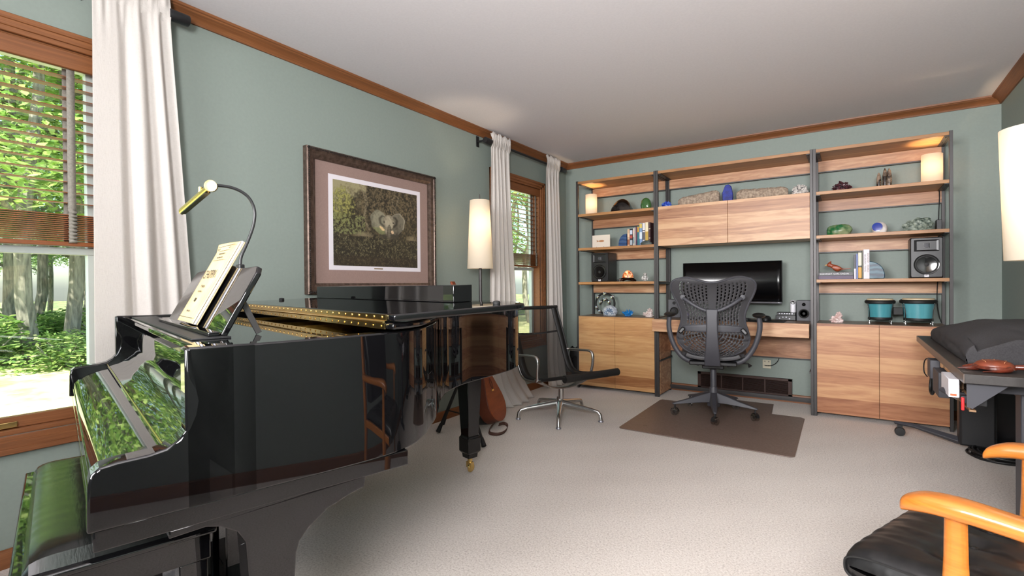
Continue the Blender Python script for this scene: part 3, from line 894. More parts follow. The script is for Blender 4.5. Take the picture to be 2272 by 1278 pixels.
# front flap folded back on top
def flz(y): return 0.974 + (y - 0.42) * 0.030
fl = [(0.010, 0.424), (0.012, 0.83), (0.006, 0.86), (-0.012, 0.88), (-0.04, 0.886), (PW + 0.02, 0.886), (PW - 0.01, 0.86), (PW - 0.01, 0.424)]
MB().prism([(x, y, flz(y)) for x, y in fl], (0, 0, 0.0175)).build('lid_flap', M['piano'], piano, bevel=0.005, seg=3)
MB().box((-1.47, 0.815, 0.0), (-0.285, 0.878, 0.060)).v
lb = MB().box((-1.45, 0.80, 0.0), (-0.27, 0.878, 0.058)); lb.v = [Vector((v.x, v.y, v.z + flz(v.y) + 0.0177)) for v in lb.v]
lb.build('lid_front_rail', M['piano'], piano, bevel=0.002)
for x, y in ((-0.05, 0.80), (-1.42, 0.62)):
    MB().lathe([(0.011, 0), (0.012, 0.006), (0.009, 0.010), (0.0, 0.011)], (x, y, flz(y) + 0.0175), 14).build('lid_bumper', M['rubber'], piano)
hg = MB().box((PW + 0.03, 0.4165, 0.9545), (-0.025, 0.4185, 0.9685)).box((PW + 0.03, 0.4195, 0.9750), (-0.025, 0.4235, 0.9900))
hg.tube([(PW + 0.03, 0.414, 0.9722), (-0.025, 0.414, 0.9722)], 0.0035, 8)
for i in range(34):
    x = -0.045 - i * 0.0425
    for z in (0.9615, 0.9835):
        hg.lathe([(0.0036, 0), (0.0030, 0.0016), (0.0, 0.002)], (x, 0.4165 if z < .97 else 0.4195, z), 8, axis=(0, -1, 0))
hg.build('lid_hinge', M['brass'], piano)
# music desk
ang = math.atan2(0.10, 0.19)
du = Vector((0, sin(ang), cos(ang))); db = Vector((-0.245, 0.108, 0.948))
pts = []
for i in range(41):
    t = i / 40; x = -0.245 - 0.755 * t
    h = 0.190 + 0.020 * math.exp(-((t - .5) / .20) ** 2) - 0.004 * sin(t * 2 * pi)
    e = min(t, 1 - t)
    if e < 0.05: h -= 0.02 * (1 - math.sqrt(max(0, 1 - ((0.05 - e) / 0.05) ** 2)))
    pts.append(Vector((x, 0, 0)) + Vector((0, 0.108, 0.948)) + du * h)
pl2 = [Vector((-0.245, 0.108, 0.948))] + pts + [Vector((-1.0, 0.108, 0.948))]
MB().prism(pl2, Vector((0, cos(ang), -sin(ang))) * 0.014).build('music_desk', M['piano'], piano, bevel=0.003, ang=30)
MB().box((-1.0, 0.082, 0.9462), (-0.245, 0.107, 0.9562)).build('desk_ledge', M['piano'], piano, bevel=0.002)
for x in (-0.275, -0.97):
    MB().bar((x, 0.165, 1.022), (x, 0.20, 0.945), 0.014, 0.006, up=(1, 0, 0)).build('desk_strut', M['steel'], piano, bevel=0.001)
    MB().sphere((x, 0.162, 1.025), 0.007, 10, 8).build('strut_pin', M['brass'], piano)
# legs
def sqleg(cx, cy, zt, name='leg'):
    L = MB()
    def sec(z, w): return [Vector((cx + a * w / 2, cy + b * w / 2, z)) for a, b in ((-1, -1), (1, -1), (1, 1), (-1, 1))]
    secs = [(zt, .112), (0.22, .072), (0.21, .076), (0.203, .088), (0.125, .088), (0.112, .066), (0.088, .060)]
    vs = [v for z, w in secs for v in sec(z, w)]; k = len(secs)
    fs = [[i * 4 + j, i * 4 + (j + 1) % 4, (i + 1) * 4 + (j + 1) % 4, (i + 1) * 4 + j] for i in range(k - 1) for j in range(4)]
    L.add(vs, fs + [[0, 1, 2, 3], [(k - 1) * 4 + j for j in range(4)]])
    o = L.build(name, M['piano'], piano, bevel=0.003, ang=20)
    c = MB().lathe([(0.0, -0.014), (0.018, -0.013), (0.0285, -0.004), (0.0285, 0.004), (0.018, 0.013), (0.0, 0.014)], (cx, cy + 0.006, 0.030), 20, axis=(1, 0.4, 0))
    c.tube([(cx, cy, 0.09), (cx, cy, 0.055)], 0.014, 12); c.box((cx - .02, cy - .012, .03), (cx + .02, cy + .012, .062))
    c.build('caster', M['brass'], o)
    return o
sqleg(-1.163, 1.545, 0.655)
def trestle(x0, x1):
    pr = [(0.47, 0.6135), (0.36, 0.6135), (0.355, 0.588), (0.32, 0.580), (0.265, 0.562), (0.225, 0.535), (0.205, 0.512), (0.198, 0.49), (0.175, 0.13), (0.122, 0.13), (0.103, 0.50), (0.100, 0.545), (0.085, 0.572), (0.055, 0.592), (0.03, 0.600), (-0.03, 0.597), (-0.03, 0.6135)]
    o = MB().prism([(x0, y, z) for y, z in pr], (x1 - x0, 0, 0)).build('leg', M['piano'], piano, bevel=0.003, ang=25)
    c = (x0 + x1) / 2
    k = MB().lathe([(0.0, -0.014), (0.018, -0.013), (0.0285, -0.004), (0.0285, 0.004), (0.018, 0.013), (0.0, 0.014)], (c, 0.148, 0.030), 20, axis=(1, 0.2, 0))
    k.tube([(c, .148, 0.13), (c, .148, 0.05)], 0.014, 12); k.build('caster', M['brass'], o)
trestle(-0.015, -0.09); trestle(PW + 0.015, PW + 0.09)
ly = MB()
for x in (-0.66, -0.84):
    ly.box((x - .02, 0.20, 0.16), (x + .02, 0.25, 0.615))
ly.box((-0.92, 0.13, 0.10), (-0.58, 0.30, 0.17)); ly.box((-.78, .21, .17), (-.72, .24, .615))
ly.build('pedal_lyre', M['piano'], piano, bevel=0.004)
for x in (-0.67, -0.75, -0.83):
    MB().grid(lambda u, v: Vector((x - .016 + .032 * u, 0.13 - 0.10 * v, 0.118 - 0.02 * v)), 1, 4).build('pedal', M['brass'], piano, solid=0.008, bevel=0.003)
MB().bar((-0.75, .30, .13), (-0.75, .60, .64), .02, .012).build('lyre_brace', M['brass'], piano)

# sheet music book on the desk
bk = thing('music_book', 'cream sheet music book leaning on the piano music desk', 'book', pl(-0.62, 0.07, 0.957), PTH)
def bkp(a, h, off):   # a across, h up the slanted board, off out from the board
    nrm = Vector((0, -cos(ang), sin(ang)))
    return pl(0, 0, 0) + PP * (-0.492 - a) + PU * (0.108 + du.y * h + nrm.y * off) + Vector((0, 0, 0.9565 + du.z * h + nrm.z * off))
BW, BH = 0.235, 0.262
def bookfn(off0, bow):
    return lambda u, v: bkp(BW * u, BH * v, off0 + bow * (sin(pi * u) * 0.6 + 0.8 * v * v * u * .4))
g = MB(); 
for o_ in (0.004, ): g.grid(bookfn(o_, 0.004), 14, 12)
g.build('back_page', M['paper'], bk, world=True, solid=0.003)
MB().grid(bookfn(0.009, 0.006), 14, 12).build('page_block', M['white'], bk, world=True, solid=0.006)
MB().grid(lambda u, v: bkp(BW * u * 0.985, BH * v * 0.99, 0.0145 + 0.006 * (sin(pi * u) * 0.6 + .32 * v * v * u) + 0.006 * max(0, v - .9) * 10 * u * u), 20, 20).build('cover', M['paper'], bk, world=True, solid=0.0012)
nrm = (PP.cross(PU * du.y + Vector((0, 0, du.z)))).normalized()
updir = (PU * du.y + Vector((0, 0, du.z))).normalized()
bm_ = Matrix((PP, updir, PP.cross(updir))).transposed()
def bt(body, size, a, h, mat=M['inkdark'], st=1.0):
    text('printed_title' if size > .03 else 'printed_line', body, size, bkp(a, h, 0.0215), bm_, mat, bk, ext=0.0001, stretch=st)
bt('CHOPIN', 0.040, BW / 2, 0.150, st=0.95)
bt('Preludes', 0.014, BW / 2, 0.112); bt('for the Piano', 0.009, BW / 2, 0.095); bt('No. 28', 0.009, 0.19, 0.240); bt('Vol. 34', 0.009, 0.06, 0.240)
bt('Edited and Fingered', 0.009, BW / 2, 0.222); bt('with a thematic index', 0.008, BW / 2, 0.209); bt('New York', 0.010, BW / 2, 0.032)
fr = MB()
for a0, a1, h0, h1 in ((.016, .22, .012, .0135), (.016, .22, .248, .2495), (.016, .0175, .012, .2495), (.2185, .22, .012, .2495), (.05, .185, .232, .2332), (.05, .185, .199, .2002), (.05, .0512, .199, .2332), (.184, .1852, .199, .2332)):
    fr.add([bkp(a0, h0, .0212), bkp(a1, h0, .0212), bkp(a1, h1, .0212), bkp(a0, h1, .0212)], [[0, 1, 2, 3]])
fr.add([bkp(.11, .062, .0212), bkp(.125, .062, .0212), bkp(.125, .074, .0212), bkp(.11, .074, .0212)], [[0, 1, 2, 3]])
fr.build('printed_border', M['inkdark'], bk, world=True)

# gooseneck piano lamp clipped to the desk
P0 = pl(-0.46, 0, 0)
pn = [PN(px, py, P0, PP) for px, py in ((533, 588), (534, 570), (546, 545), (561, 507), (566, 480), (564, 460), (553, 438), (535, 424), (512, 415), (490, 412), (472, 411))]
lampg = thing('music_lamp', 'black gooseneck lamp with a brass bar head curving over the sheet music', 'lamp', pn[0], 0)
MB().tube(smoothpts(pn, 2), 0.0042, 10).build('gooseneck', M['black'], lampg, world=True)
ck = MB().bar(pn[0] - Vector((0, 0, 0.02)), pn[0] + Vector((0, 0, 0.002)), 0.016, 0.022)
ck.build('clip', M['black'], lampg, world=True, bevel=0.003)
e0 = PN(468, 413, P0, PP); e1 = PN(403, 469, pl(-0.66, 0, 0), PP)
MB().tube([e0, e1], 0.0105, 14, flat=0.75).build('lamp_bar', M['brass'], lampg, world=True)
MB().lathe([(0.0, -.008), (0.0155, -.006), (0.0155, .006), (0.0, .008)], e0, 20, axis=(PP * .9 + PU * -.4)).build('pivot_disc', M['brass'], lampg, world=True)
dr = (e1 - e0).normalized()
MB().bar(e0 + dr * .02 + Vector((0, 0, -0.010)), e1 - dr * .01 + Vector((0, 0, -0.010)), 0.013, 0.003).build('light_strip', M['screen'], lampg, world=True)
MB().tube([e0 + dr * .07 + Vector((0, 0, .006)), e0 + dr * .07 + Vector((0, 0, .022))], 0.006, 10).build('switch_knob', M['brass'], lampg, world=True)

# bench
bc = Vector(pl(-0.70, 0.0, 0))
bench = thing('piano_bench', 'glossy black piano bench with a padded seat tucked under the keyboard', 'bench', pl(-0.71, -0.075, 0), PTH)
bl, bw = 0.40, 0.17
MB().box((-bl, -bw, 0.40), (bl, bw, 0.462)).build('apron', M['piano'], bench, bevel=0.003)
MB().box((-bl - .012, -bw - .012, 0.462), (bl + .012, bw + .012, 0.478)).build('seat_frame', M['piano'], bench, bevel=0.006, seg=3)
def cush(u, v):
    a = 2 * u - 1; b = 2 * v - 1
    e = (1 - abs(a) ** 14) * (1 - abs(b) ** 8)
    return Vector((a * (bl - .008), b * (bw - .008), 0.478 + 0.042 * max(0, e) ** 0.45 + 0.001 * noise.noise(Vector((a * 14, b * 3, 1)))))
MB().grid(cush, 60, 30).build('seat_cushion', M['vinyl'], bench)
for x in (-bl + .035, bl - .035):
    for y in (-bw + .035, bw - .035):
        MB().box((x - .03, y - .03, 0), (x + .03, y + .03, .40)).build('leg', M['piano'], bench, bevel=0.003)
for x in (-bl + .035, bl - .035):
    MB().box((x - .015, -bw + .06, .14), (x + .015, bw - .06, .18)).build('stretcher', M['piano'], bench, bevel=0.002)

# ================================================================== WALL SHELVING (three bays)
YF, YB = 4.63, 5.03
SZ = [2.110, 1.775, 1.430, 1.083]
CT = 0.738
def posts(r, xs, wd=0.020):
    for x in xs:
        MB().box((x, YF, 0), (x + wd, YF + 0.025, 2.115)).build('front_post', M['steel'], r, world=True, bevel=0.001)
        MB().box((x, YB - 0.03, 0), (x + wd, YB - 0.005, 2.115)).build('rear_post', M['steel'], r, world=True, bevel=0.001)
        for z in SZ + [.040]:
            MB().box((x + .003, YF + .02, z - 0.028), (x + wd - .003, YB - .02, z - 0.006)).build('side_rail', M['steel'], r, world=True)
def bracket_plates(r, x0, x1, zs):
    for z in zs:
        for x, s_ in ((x0, 1), (x1, -1)):
            b = MB(); b.box((min(x, x + s_ * .026), YF + .008, z - .030), (max(x, x + s_ * .026), YB - .06, z - .0255))
            for yy in (YF + .05, YF + .20):
                b.lathe([(.004, -.003), (.003, 0), (0, 0)], (x + s_ * .013, yy, z - .031), 8)
            b.build('bracket_plate', M['steel'], r, world=True)
def backpanels(r, x0, x1, zs):
    for z0, z1 in zs:
        MB().box((x0, 4.992, z0 + .004), (x1, 5.004, z1)).build('back_panel', M['mangob'], r, world=True, bevel=0.001)
        MB().box((x0, 4.990, z0 - .004), (x1, 5.006, z0 + .004)).build('panel_rail', M['steel'], r, world=True)
def sidebay(label, x0, x1, wm, gap):
    r = thing('shelf_unit', label, 'shelves', ((x0 + x1) / 2, (YF + YB) / 2, 0))
    posts(r, (x0, x1 - .020))
    a, b = x0 + .020, x1 - .020
    for z in SZ:
        MB().box((a, YF + .002, z - .025), (b, YB - .03, z)).build('shelf', M['mangos'], r, world=True, bevel=0.0015)
    bracket_plates(r, a, b, SZ)
    backpanels(r, a, b, [(z - .118, z - .0255) for z in SZ])
    MB().box((a, YF + .022, .03), (b, YB - .032, CT - .016)).build('cabinet_body', M['dtop'], r, world=True, bevel=0.001)
    MB().box((a, YF + .004, CT - .0155), (b, YB - .032, CT)).build('cabinet_top', M['dtop'], r, world=True, bevel=0.001)
    mid = (a + b) / 2
    for p, q in ((a + .001, mid - .0012), (mid + .0012, b - .001)):
        MB().box((p, YF - .002, .034), (q, YF + .0195, CT - .004)).build('door', wm, r, world=True, bevel=0.0012)
    return r
sidebay('left shelf unit of wood and dark steel nearest the room corner', 0.336, 1.162, M['mango2'], 0)
sidebay('right shelf unit of pale wood and dark steel holding the teal bongos and the speaker', 2.424, 3.264, M['mango3'], 0)
# middle bay with overhead cabinet and desk
r = thing('desk_shelf_unit', 'middle wood and steel unit with overhead cabinet and built-in desk behind the office chair', 'desk unit', (1.79, (YF + YB) / 2, 0))
mx0, mx1 = 1.163, 2.4225
posts(r, (mx0, mx1 - .020))
a, b = mx0 + .020, mx1 - .020
MB().box((a, YF + .002, SZ[0] - .025), (b, YB - .03, SZ[0])).build('shelf', M['mangos'], r, world=True, bevel=0.0015)
bracket_plates(r, a, b, SZ[:1])
backpanels(r, a, b, [(SZ[0] - .118, SZ[0] - .0255), (.395, .60)])
MB().box((a, YF + .022, 1.412), (b, YB - .032, SZ[1] - .004)).build('overhead_cabinet', M['mango'], r, world=True, bevel=0.001)
mid = 1.79
for p, q in ((a + .001, mid - .0015), (mid + .0015, b - .001)):
    MB().box((p, YF - .002, 1.410), (q, YF + .0195, SZ[1])).build('cabinet_door', M['mango'], r, world=True, bevel=0.0012)
MB().box((a - .02 + .001, 4.50, .722), (b + .014, YB - .036, CT)).v
dt = MB().box((a - .012, 4.502, CT - .016), (b - .001, 4.628, CT)).box((a, 4.628, CT - .016), (b, YB - .036, CT))
dt.build('desk_top', M['dtop'], r, world=True, bevel=0.001)
MB().box((a + .001, 4.515, .630), (b - .004, YB - .05, CT - .0165)).build('drawer_box', M['dtop'], r, world=True, bevel=0.001)
MB().box((a - .018, 4.497, .626), (b - .003, 4.5145, CT - .001)).build('drawer_front', M['mango'], r, world=True, bevel=0.0015)
sp = MB()
sp.box((a - .004, YF + .03, .02), (a + .002, YB - .04, .62))
sp.build('side_panel', M['mangob'], r, world=True)
fb_ = MB()
for x in (a + .001, b - .011):
    fb_.box((x, YF + .02, .33), (x + .01, YB - .02, .345))
fb_.box((a, YB - .03, .02), (b, YB - .01, .04)).box((a, YF + .34, .04), (b, YF + .355, .062))
fb_.build('floor_bars', M['steel'], r, world=True)

# ------------------------------------------------------------------ outlet, vent
o = thing('wall_outlet', 'almond double wall outlet under the desk right of the office chair', 'outlet', (2.035, 5.038, .322))
MB().box((2.002, 5.036, .284), (2.070, 5.0438, .362)).build('cover_plate', M['outlet'], o, world=True, bevel=0.003)
sk = MB()
for x in (2.020, 2.052):
    for z in (.305, .342):
        sk.box((x - .005, 5.0345, z), (x - .002, 5.0362, z + .010)); sk.box((x + .003, 5.0345, z), (x + .006, 5.0362, z + .010))
sk.build('sockets', M['black'], o, world=True)
MB().tube(smoothpts([(2.03, 5.036, .312), (2.03, 5.015, .312), (2.09, 5.01, .318), (2.13, 5.015, .36), (2.14, 5.02, .40)], 2), .003, 8).build('power_cord', M['cordblack'], o, world=True)
v = thing('heat_register', 'dark brown louvred baseboard vent low on the wall under the desk', 'vent', (1.84, 5.03, .05))
MB().box((1.438, 5.0225, .048), (2.238, 5.0295, .208)).build('vent_backing', M['black'], v, world=True)
fr = MB().box((1.438, 5.012, .048), (2.238, 5.0295, .070)).box((1.438, 5.012, .186), (2.238, 5.0295, .208)).box((1.438, 5.012, .048), (1.468, 5.0295, .208)).box((2.208, 5.012, .048), (2.238, 5.0295, .208))
for x in (1.653, 1.838, 2.023): fr.box((x - .006, 5.013, .06), (x + .006, 5.0295, .20))
fr.build('vent_frame', M['vent'], v, world=True, bevel=0.001)
lv = MB()
for i in range(13):
    lv.bar((1.46, 5.017, .076 + i * .0088), (2.22, 5.017, .076 + i * .0088), .008, .002, up=(0, -.6, 1))
lv.build('louvres', M['vent'], v, world=True)

# ------------------------------------------------------------------ lit shelf lamps
def shelf_lamp(label, x, y, z, rad, h, e):
    t = thing('cylinder_lamp', label, 'lamp', (x, y, z), group=None)
    MB().lathe([(rad * .8, 0), (rad * .8, .012), (0, .012)], (0, 0, 0), 28).build('base', M['white'], t)
    MB().lathe([(rad, .006), (rad, h)], (0, 0, 0), 36, cap=False).build('shade', M['shade'], t, solid=0.0015)
    MB().sphere((0, 0, h * .45), .022, 14, 10, (1, 1, 1.3)).build('bulb', M['bulb'], t)
    light('bulb_light', 'POINT', (x, y, z + h * .45 + .052), e * 2.4, (1.0, 0.72, 0.42), size=0.02)
    return t
def bulb_mat():
    t = NT('lit_bulb'); t.set(Base_Color=S(255, 230, 190)); t.b.inputs['Emission Color'].default_value = S(255, 214, 160); t.b.inputs['Emission Strength'].default_value = 8
    return t.m
M['bulb'] = bulb_mat()
shelf_lamp('small lit white cylinder lamp on the top shelf of the left unit', .437, 4.78, SZ[1] + .0005, .058, .215, 2.6)
shelf_lamp('small lit white cylinder lamp on the top shelf of the right unit', 3.165, 4.78, SZ[1] + .0005, .062, .215, 2.6)

# ------------------------------------------------------------------ rocks and ornaments
def rockmesh(seed, sx, sy, sz, rough=0.25, freq=1.6, facet=False, sub=4, cut=0.0, fine=0.0):
    bm = bmesh.new(); bmesh.ops.create_icosphere(bm, subdivisions=sub, radius=1.0)
    off = Vector((seed * 3.1, seed * 1.7, seed * 0.9))
    for v_ in bm.verts:
        d = v_.co.normalized()
        if facet:
            nv = noise.cell(d * freq * 1.4 + off) * rough + noise.noise(d * freq + off) * rough
        else:
            nv = noise.noise(d * freq + off) * rough + noise.noise(d * freq * 2.7 + off) * rough * .5
        nv += noise.noise(d * 9 + off) * fine
        v_.co = d * (1 + nv)
    zs = [v_.co.z for v_ in bm.verts]; xs = [v_.co.x for v_ in bm.verts]; ys_ = [v_.co.y for v_ in bm.verts]
    z0 = min(zs) + (max(zs) - min(zs)) * (.18 + cut); z1 = max(zs)
    mb = MB(); vs = []
    for v_ in bm.verts:
        x = ((v_.co.x - min(xs)) / (max(xs) - min(xs)) - .5) * sx
        y = ((v_.co.y - min(ys_)) / (max(ys_) - min(ys_)) - .5) * sy
        z = max(0.0, (v_.co.z - z0) / (z1 - z0)) * sz
        vs.append((x, y, z))
    bm.verts.ensure_lookup_table()
    fs = [[v_.index for v_ in f.verts] for f in bm.faces]
    bm.free()
    return mb.add(vs, fs)
def ornament(name, label, cat, mb, mat, loc, rz=0, smooth=True, **kw):
    t = mb.build(name, mat, None, smooth=smooth, **kw)
    t.location = loc; t.rotation_euler = (0, 0, rz)
    return tag(t, label, cat)
def rmat(name, c1, c2, scale=30, rough=.4, bump=.4, coat=0.0, lo=.4, hi=.6, metal=0.0):
    return noisy(name, c1, c2, scale, rough, bump=bump, coat=coat, lo=lo, hi=hi, dist=.004, metal=metal)
E_ = 0.0005
# left unit, top
t = thing('polished_dome', 'dark mirror-polished dome ornament beside the small lit lamp on the left unit', 'ornament', (.765, 4.80, SZ[1] + E_))
dm = rmat('polished_dark_stone', S(24, 22, 22), S(60, 54, 52), 14, .04, 0, 1.0, metal=.6)
MB().grid(lambda u, v_: Vector((.105 * cos(pi * u) * (1 if v_ < .5 else 1) * 1.0, -.045 + .09 * v_, .140 * sin(pi * u) * (1 - .25 * (2 * v_ - 1) ** 2))), 32, 8).grid(lambda u, v_: Vector((.105 * cos(pi * u) * v_, -.045 - .02 * (1 - v_) ** .5, .140 * sin(pi * u) * v_ * (1 - .25 * 1))), 32, 6).build('front_face', dm, t)
MB().sphere((0, .0, .0), .100, 32, 20, (1, .55, 1.33)).v
hb = MB(); hb.grid(lambda u, v_: Vector((.104 * cos(pi * u), .10 * sin(pi * v_) * sin(pi * u) * .5 * (1), .138 * sin(pi * u) * 1.0 * abs(cos(pi * v_ * .5)) + 0)), 30, 12)
hb.build('rounded_back', dm, t)
ornament('green_glass_stone', 'translucent green teardrop glass lump on the left unit top shelf', 'ornament', rockmesh(4, .108, .07, .128, .12, 1.0), plain('green_glass', S(64, 104, 58), .08, coat=1.0), (1.012, 4.80, SZ[1] + E_), 0)
# middle, above overhead cabinet
ornament('blue_crystal_lump', 'small bright blue mineral lump at the left end above the overhead cabinet', 'stone', rockmesh(7, .095, .07, .068, .3, 2.5, True, 4, fine=.12), rmat('blue_mineral', S(30, 60, 170), S(90, 130, 220), 24), (1.222, 4.77, SZ[1] + E_), 0, ang=20)
wb = rmat('fossil_bark', S(124, 106, 92), S(190, 172, 152), 55, .9, .8, lo=.3, hi=.7)
def fossil(label, x0, x1, h0, h1, y, seed, lean):
    L = x1 - x0
    def fn(u, v_):
        a = 2 * pi * v_
        hh = lerp(h0, h1, u); taper = min(1, (u + .05) * 7, (1.04 - u) * 9) ** .5
        rr = .036 * taper * (1 + .12 * noise.noise(Vector((u * 9 + seed, cos(a) * 2, sin(a) * 2))) + .08 * noise.noise(Vector((u * 60 + seed, cos(a) * 3, sin(a) * 3))))
        return Vector((-L / 2 + L * u, rr * cos(a), max(0.0, hh / 2 + rr * 1.02 * sin(a) * hh / .072)))
    mb = MB().grid(fn, 90, 22)
    ornament('fossil_log', label, 'fossil', mb, wb, ((x0 + x1) / 2, y, SZ[1] + E_))
fossil('grey-brown ridged fossil log left of the tall blue stone above the overhead cabinet', 1.325, 1.690, .088, .130, 4.80, 1, 0)
fossil('longer grey-brown ridged fossil log right of the tall blue stone above the overhead cabinet', 1.835, 2.235, .110, .092, 4.80, 4, 0)
lpts = [(-.036, 0), (.038, 0), (.045, .05), (.040, .10), (.030, .145), (.010, .163), (-.018, .158), (-.030, .13), (-.044, .085), (-.042, .04)]
lo = MB().prism([(a, -.018 + .006 * sin(b * 60), b) for a, b in lpts], (0, .036, 0)); ornament('lapis_slab', 'tall deep blue upright stone slab between the two fossil logs', 'stone', lo, rmat('lapis_blue', S(6, 22, 110), S(14, 42, 150), 30, .6, .3), (1.761, 4.79, SZ[1] + E_), .1, bevel=.006, seg=3)
ornament('speckled_crystal_cluster', 'white and grey speckled mineral cluster at the right end above the overhead cabinet', 'stone', rockmesh(15, .135, .09, .102, .3, 3.0, True, 4, fine=.2), rmat('speckled_white', S(60, 60, 66), S(214, 208, 202), 55, .5, .8, lo=.38, hi=.5), (2.322, 4.79, SZ[1] + E_), 0, ang=20)
# right unit top
ornament('garnet_geode', 'dark purple-red crystal geode on the top shelf of the right unit', 'stone', rockmesh(19, .145, .09, .095, .3, 2.2, True, 4, fine=.15), rmat('garnet_dark', S(34, 18, 24), S(92, 52, 60), 60, .3, .8), (2.612, 4.79, SZ[1] + E_), .2, ang=20)
t = thing('fossil_spires', 'three pointed polished brown fossil spires on the top shelf of the right unit', 'fossil', (2.885, 4.79, SZ[1] + E_))
om = rmat('polished_brown_fossil', S(40, 30, 24), S(150, 128, 110), 18, .1, 0, 1.0, lo=.45, hi=.6)
for i, (x, h, w) in enumerate(((-.034, .125, .016), (.004, .155, .017), (.030, .152, .018))):
    MB().lathe([(w * .95, 0), (w * 1.05, h * .35), (w * .95, h * .65), (w * .6, h * .88), (w * .15, h), (0, h * 1.0)], (x, .003 * i, 0), 14).build('spire', om, t)
MB().box((-.05, -.02, 0), (.05, .022, .02)).build('rough_base', om, t, bevel=.006)
# second shelf right
ornament('malachite_stone', 'rounded green stone with pale tan end on the second shelf of the right unit', 'stone', rockmesh(23, .175, .10, .092, .2, 1.5, fine=.04), rmat('green_stone', S(40, 104, 60), S(140, 150, 112), 12, .35, .3), (2.595, 4.79, SZ[2] + E_), 0)
t = thing('geode_ball', 'white stone ball with a deep blue polished face on the right unit', 'stone', (2.855, 4.79, SZ[2] + E_))
sm = rmat('chalky_white_stone', S(196, 186, 176), S(232, 226, 222), 14, .6, .3)
sb = rockmesh(29, .100, .075, .092, .08, 1.2); sb.build('ball', sm, t)
MB().lathe([(0, -.002), (.030, -.001), (.033, .003), (0, .006)], (-.016, -.0385, .050), 28, axis=(-.15, -1, .1)).build('blue_face', plain('azure_polish', S(22, 52, 150), .15, coat=.6), t)
ornament('grey_green_rock', 'rough grey-green wedge rock at the right end of the second shelf of the right unit', 'stone', rockmesh(33, .190, .10, .108, .34, 1.5, fine=.12), rmat('grey_green_stone', S(70, 84, 76), S(150, 160, 146), 46, .5, .7), (3.085, 4.79, SZ[2] + E_), .1, ang=30)
t = thing('router_box', 'slim black electronic box standing against the rear post of the right unit', 'device', (3.215, 4.90, SZ[2] + E_))
MB().box((-.016, -.04, 0), (.016, .04, .088)).build('housing', M['black'], t, bevel=.003)
# pictures and books, left unit second shelf
t = thing('fish_plaque', 'cream plaque with a small fossil fish on a tiny black easel', 'plaque', (.545, 4.775, SZ[2] + E_))
MB().box((-.098, 0, .006), (.098, .008, .134)).build('panel', plain('cream_card', S(226, 214, 200), .6), t, bevel=.001)
fi = MB(); fi.sphere((.005, -.0005, .072), .03, 20, 10, (1.0, .03, .32)); fi.prism([(-.02, -.001, .072), (-.05, -.001, .084), (-.044, -.001, .072), (-.05, -.001, .062)], (0, .001, 0))
fi.build('fossil_fish', plain('fish_tan', S(176, 120, 78), .7), t)
ea = MB()
for x in (-.045, .035): ea.tube([(x, -.012, .014), (x, -.012, .002), (x, .03, .002), (x, .012, .12)], .0022, 8)
ea.build('easel', M['black'], t)
def agate(label, x, y, z, sx, h, mat, flip=False):
    t = thing('agate_bookend', label, 'bookend', (x, y, z))
    pts = [(sx * .06, 0), (sx, 0), (sx, h)] + [(sx * (1 - sin(q / 10 * pi / 2) ** 1.0), h * (.12 + .88 * cos(q / 10 * pi / 2) ** .85)) for q in range(1, 11)]
    if flip: pts = [(sx - a, b) for a, b in pts]
    MB().prism([(a - sx / 2, -.02, b) for a, b in pts], (0, .05, 0)).build('slice', mat, t, bevel=.004, ang=30)
    return t
def agmat(name, a, b, c):
    t = NT(name); v_ = t.coords((1, 1, 1)); w = t.n('ShaderNodeTexWave', wave_type='RINGS', i_Scale=9.0, i_Distortion=5.0, i_Detail=2.0); t.l(v_, w.inputs['Vector'])
    t.l(t.ramp(w.outputs[1], [(0, a), (.5, b), (1, c)]), t.b.inputs['Base Color']); t.set(Roughness=.4)
    return t.m
agate('dark blue polished agate bookend at the left end of the paperbacks', .790, 4.76, SZ[2] + E_, .085, .128, agmat('deep_blue_agate', S(16, 50, 96), S(26, 76, 130), S(60, 84, 120)))
agate('rounded blue-green agate bookend at the right of the tall travel book', 2.832, 4.76, SZ[3] + E_, .105, .135, agmat('teal_agate', S(12, 40, 66), S(30, 78, 98), S(70, 104, 120)), True)
def book(label, x0, w, h, y, z, c, bands=(), title=None, tc=None, d=.15, group=None, tsize=.012, stack=False):
    t = thing('book', label, 'book', (x0 + w / 2, y, z), group=group)
    cm = plain('book_cover', S(*c), .45)
    MB().box((-w / 2, 0, 0), (w / 2, d, h)).build('cover', cm, t, bevel=.0012)
    MB().box((-w / 2 + .0015, .004, h - .0005), (w / 2 - .0015, d - .002, h + .0004)).build('page_block', M['paper'], t)
    for k, (z0, z1, bc) in enumerate(bands):
        MB().box((-w / 2 + .0004, -.0006, z0 * h), (w / 2 - .0004, .0004, z1 * h)).build('spine_band', plain('spine_print', S(*bc), .5), t)
    return t
